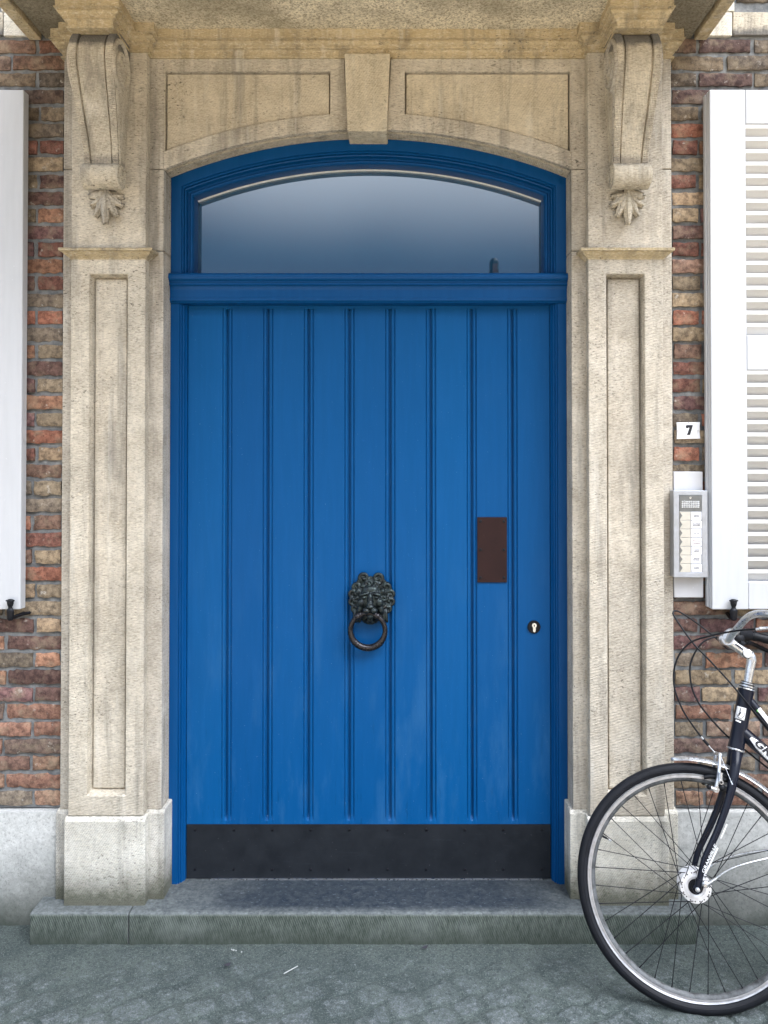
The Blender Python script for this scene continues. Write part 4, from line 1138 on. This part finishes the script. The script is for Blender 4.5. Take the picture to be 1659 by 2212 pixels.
# rest of the machine beyond the edge of the picture
mb = MB(); mb.tube([B(.49, .42), B(.465, .53)], .0135, 14); mb.build('seat_post', M['alu'], bike, smooth=True)
mb = MB(); mb.ball(B(.47, .56), (.13, .085, .035), (0, 0, az)); mb.ball(B(.36, .558), (.10, .03, .028), (0, 0, az)); mb.build('saddle', M['blackplastic'], bike, smooth='all', merge=False)
mb = MB(); mb.tube([B(.60, -.05, .05), B(.60, -.05, -.05)], .012, 12); mb.lathe([(.0, .042), (.075, .042), (.078, .044), (.075, .046), (0, .046)], B(.60, -.05), bn, 48); mb.tube([B(.60, -.05, .058), B(.70, -.19, .068)], .009, 10); mb.tube([B(.60, -.05, -.058), B(.50, .09, -.068)], .009, 10)
mb.build('crankset', M['blackplastic'], bike, smooth=True, merge=False)
for a, b, e in ((.70, -.19, 1), (.50, .09, -1)):
    mb = MB(); mb.tube([B(a, b, e * .075), B(a, b, e * .16)], .016, 8); mb.build('pedal', M['blackplastic'], bike)
# lettering and stickers
def frame_mtx(p, xdir, nrm):
    x = Vector(xdir).normalized(); z = Vector(nrm); z = (z - x * z.dot(x)).normalized(); y = z.cross(x)
    m = Matrix((x, y, z)).transposed().to_4x4(); m.translation = p; return m
p0, p1 = B(.0175, .051, .0685), B(.0600, .1330, .0655)
text('GRANVILLE', .0125, frame_mtx((p0 + p1) / 2, p1 - p0, bn), M['decal'], fk, shear=.12, width=(p1 - p0).length, thick=.0006)
def strip(pts, wd, nrm, name, mat, parent, lift=0):
    mb = MB(); P = [Vector(p) for p in pts]; rows = []
    for i, p in enumerate(P):
        d = (P[min(i + 1, len(P) - 1)] - P[max(i - 1, 0)]).normalized(); u = Vector(nrm).cross(d).normalized()
        rows.append([p - u * wd / 2, p + u * wd / 2])
    mb.rows(rows); o = mb.build(name, mat, parent); so = o.modifiers.new('t', 'SOLIDIFY'); so.thickness = .0006; return o
strip([B(.0235, .0475, .0672), B(.045, .087, .0665), B(.0655, .1255, .0645)], .0026, bn, 'decal_stripe', M['decal'], fk)
strip([B(.0265, .0470, .0662), B(.048, .0865, .0655), B(.0680, .1250, .0637)], .0011, bn, 'decal_stripe', M['decal'], fk)
strip([B(.0765, .153, .0655), B(.087, .174, .0655), B(.0975, .1955, .0630)], .0030, bn, 'decal_stripe', M['decal'], fk)
# decals wrapped round tubes
def wrap(p, axis, r, a0, a1, l0, l1, name, mat, parent, shape=None):
    ax = Vector(axis).normalized(); u = (bn - ax * bn.dot(ax)).normalized(); w_ = ax.cross(u); rows = []
    for i in range(9):
        l = l0 + (l1 - l0) * i / 8; row = []
        for j in range(9):
            a = R(a0 + (a1 - a0) * j / 8)
            if shape: a, l2 = shape(i / 8, j / 8, a, l)
            else: l2 = l
            row.append(Vector(p) + ax * l2 + (u * math.cos(a) + w_ * math.sin(a)) * r)
        rows.append(row)
    mb = MB(); mb.rows(rows); o = mb.build(name, mat, parent, smooth='all'); so = o.modifiers.new('t', 'SOLIDIFY'); so.thickness = .0004; return o
hp = B(.1505, .4165)
SG = 1 if (bn.cross(hd) if False else (hd.cross((bn - hd * bn.dot(hd)).normalized()))).dot(bh) > 0 else -1     # which turn goes to the rear
bdg = wrap(hp, hd, .0249, -62 * SG, 12 * SG, .094, .134, 'head_badge', M['decal'], frm)
pts = []
ax = hd; u = (bn - ax * bn.dot(ax)).normalized(); w_ = ax.cross(u)
def onhead(a, l, r=.0256): return hp + ax * l + (u * math.cos(R(a)) + w_ * math.sin(R(a))) * r
mb = MB(); mb.tube([onhead(SG * (-22 + 26 * math.cos(k)), .112 + .0135 * math.sin(k)) for k in (R(q) for q in range(200, 400, 12))], .0009, 6)
mb.tube([onhead(SG * (-34 + 8 * t), .104 + .024 * t + .004 * math.sin(9 * t)) for t in (i / 10 for i in range(11))], .0011, 6)
mb.tube([onhead(SG * (-20 - 14 * t), .118 - .014 * t) for t in (i / 8 for i in range(9))], .0015, 6)
mb.build('emblem', M['ink'], bdg, smooth=True, merge=False)
strip([onhead(SG * (-50 + 40 * t), .0885 - .002 * t, .0252) for t in (i / 8 for i in range(9))], .0052, u, 'badge_lettering', M['decal'], frm)
dv = (B(.249, .4035) - B(.189, .456)).normalized(); dp = B(.189, .456)
def tongue(i, j, a, l):
    k = min(1, math.sqrt(max(0, i * 3)));  mid = R(SG2 * 4)
    return mid + (a - mid) * (.25 + .75 * k) , l
SG2 = 1 if dv.cross((bn - dv * bn.dot(dv)).normalized()).dot(bv) > 0 else -1
dec = wrap(dp, dv, .0222, -46 * SG2, 52 * SG2, .004, .25, 'frame_decal', M['decal'], frm, tongue)
uu = (bn - dv * bn.dot(dv)).normalized(); yy = uu.cross(dv)
text('GRANVILLE', .030, frame_mtx(dp + dv * .128 + uu * .0228 + yy * .004, dv, uu), M['ink'], dec, bold=.0012, shear=.2, width=.218, thick=.0004)
tv = (B(.2555, .4965) - B(.212, .556)).normalized(); tp = B(.212, .556)
SG3 = 1 if tv.cross((bn - tv * bn.dot(tv)).normalized()).dot(bv) > 0 else -1
stk = wrap(tp, tv, .0156, -6 * SG3, 64 * SG3, .016, .075, 'sticker', M['decal'], frm)
ut = (bn - tv * bn.dot(tv)).normalized()
text('6', .015, frame_mtx(tp + tv * .022 + ut * .0155 - ut.cross(tv) * .002, ut.cross(tv), ut), M['green'], stk, bold=.0006, thick=.0004)
# ------------------------------------------------------------------ across the street, seen only as a reflection in the fanlight
far = thing('opposite_house', 'sunlit house across the street, its ridge and dark chimney mirrored in the fanlight', 'house', (3, -22, 0))
MB().box(-14, 20, -27, -17.6, 0, 5.6).build('wall', M['render'], far)
mb = MB(); mb.prism([(-17.3, 5.55), (-17.3, 5.7), (-22, 7.42), (-27.3, 5.7), (-27.3, 5.55)], -14.2, 20.2, 'x'); mb.build('roof', M['roof'], far)
chm = MB().box(2.84, 3.14, -22.2, -21.8, 6.8, 7.42).build('chimney', M['roof'], far)
mb = MB(); mb.lathe([(.145, 7.40), (.150, 7.84), (.125, 7.92), (.075, 7.98), (0, 8.0)], (2.99, -22, 0), (0, 0, 1), 20); mb.build('chimney_cowl', M['iron'], chm, smooth=True)
MB().box(2.93, 3.08, -21.84, -21.80, 7.4, 7.78).build('chimney_pot', M['roof'], chm)
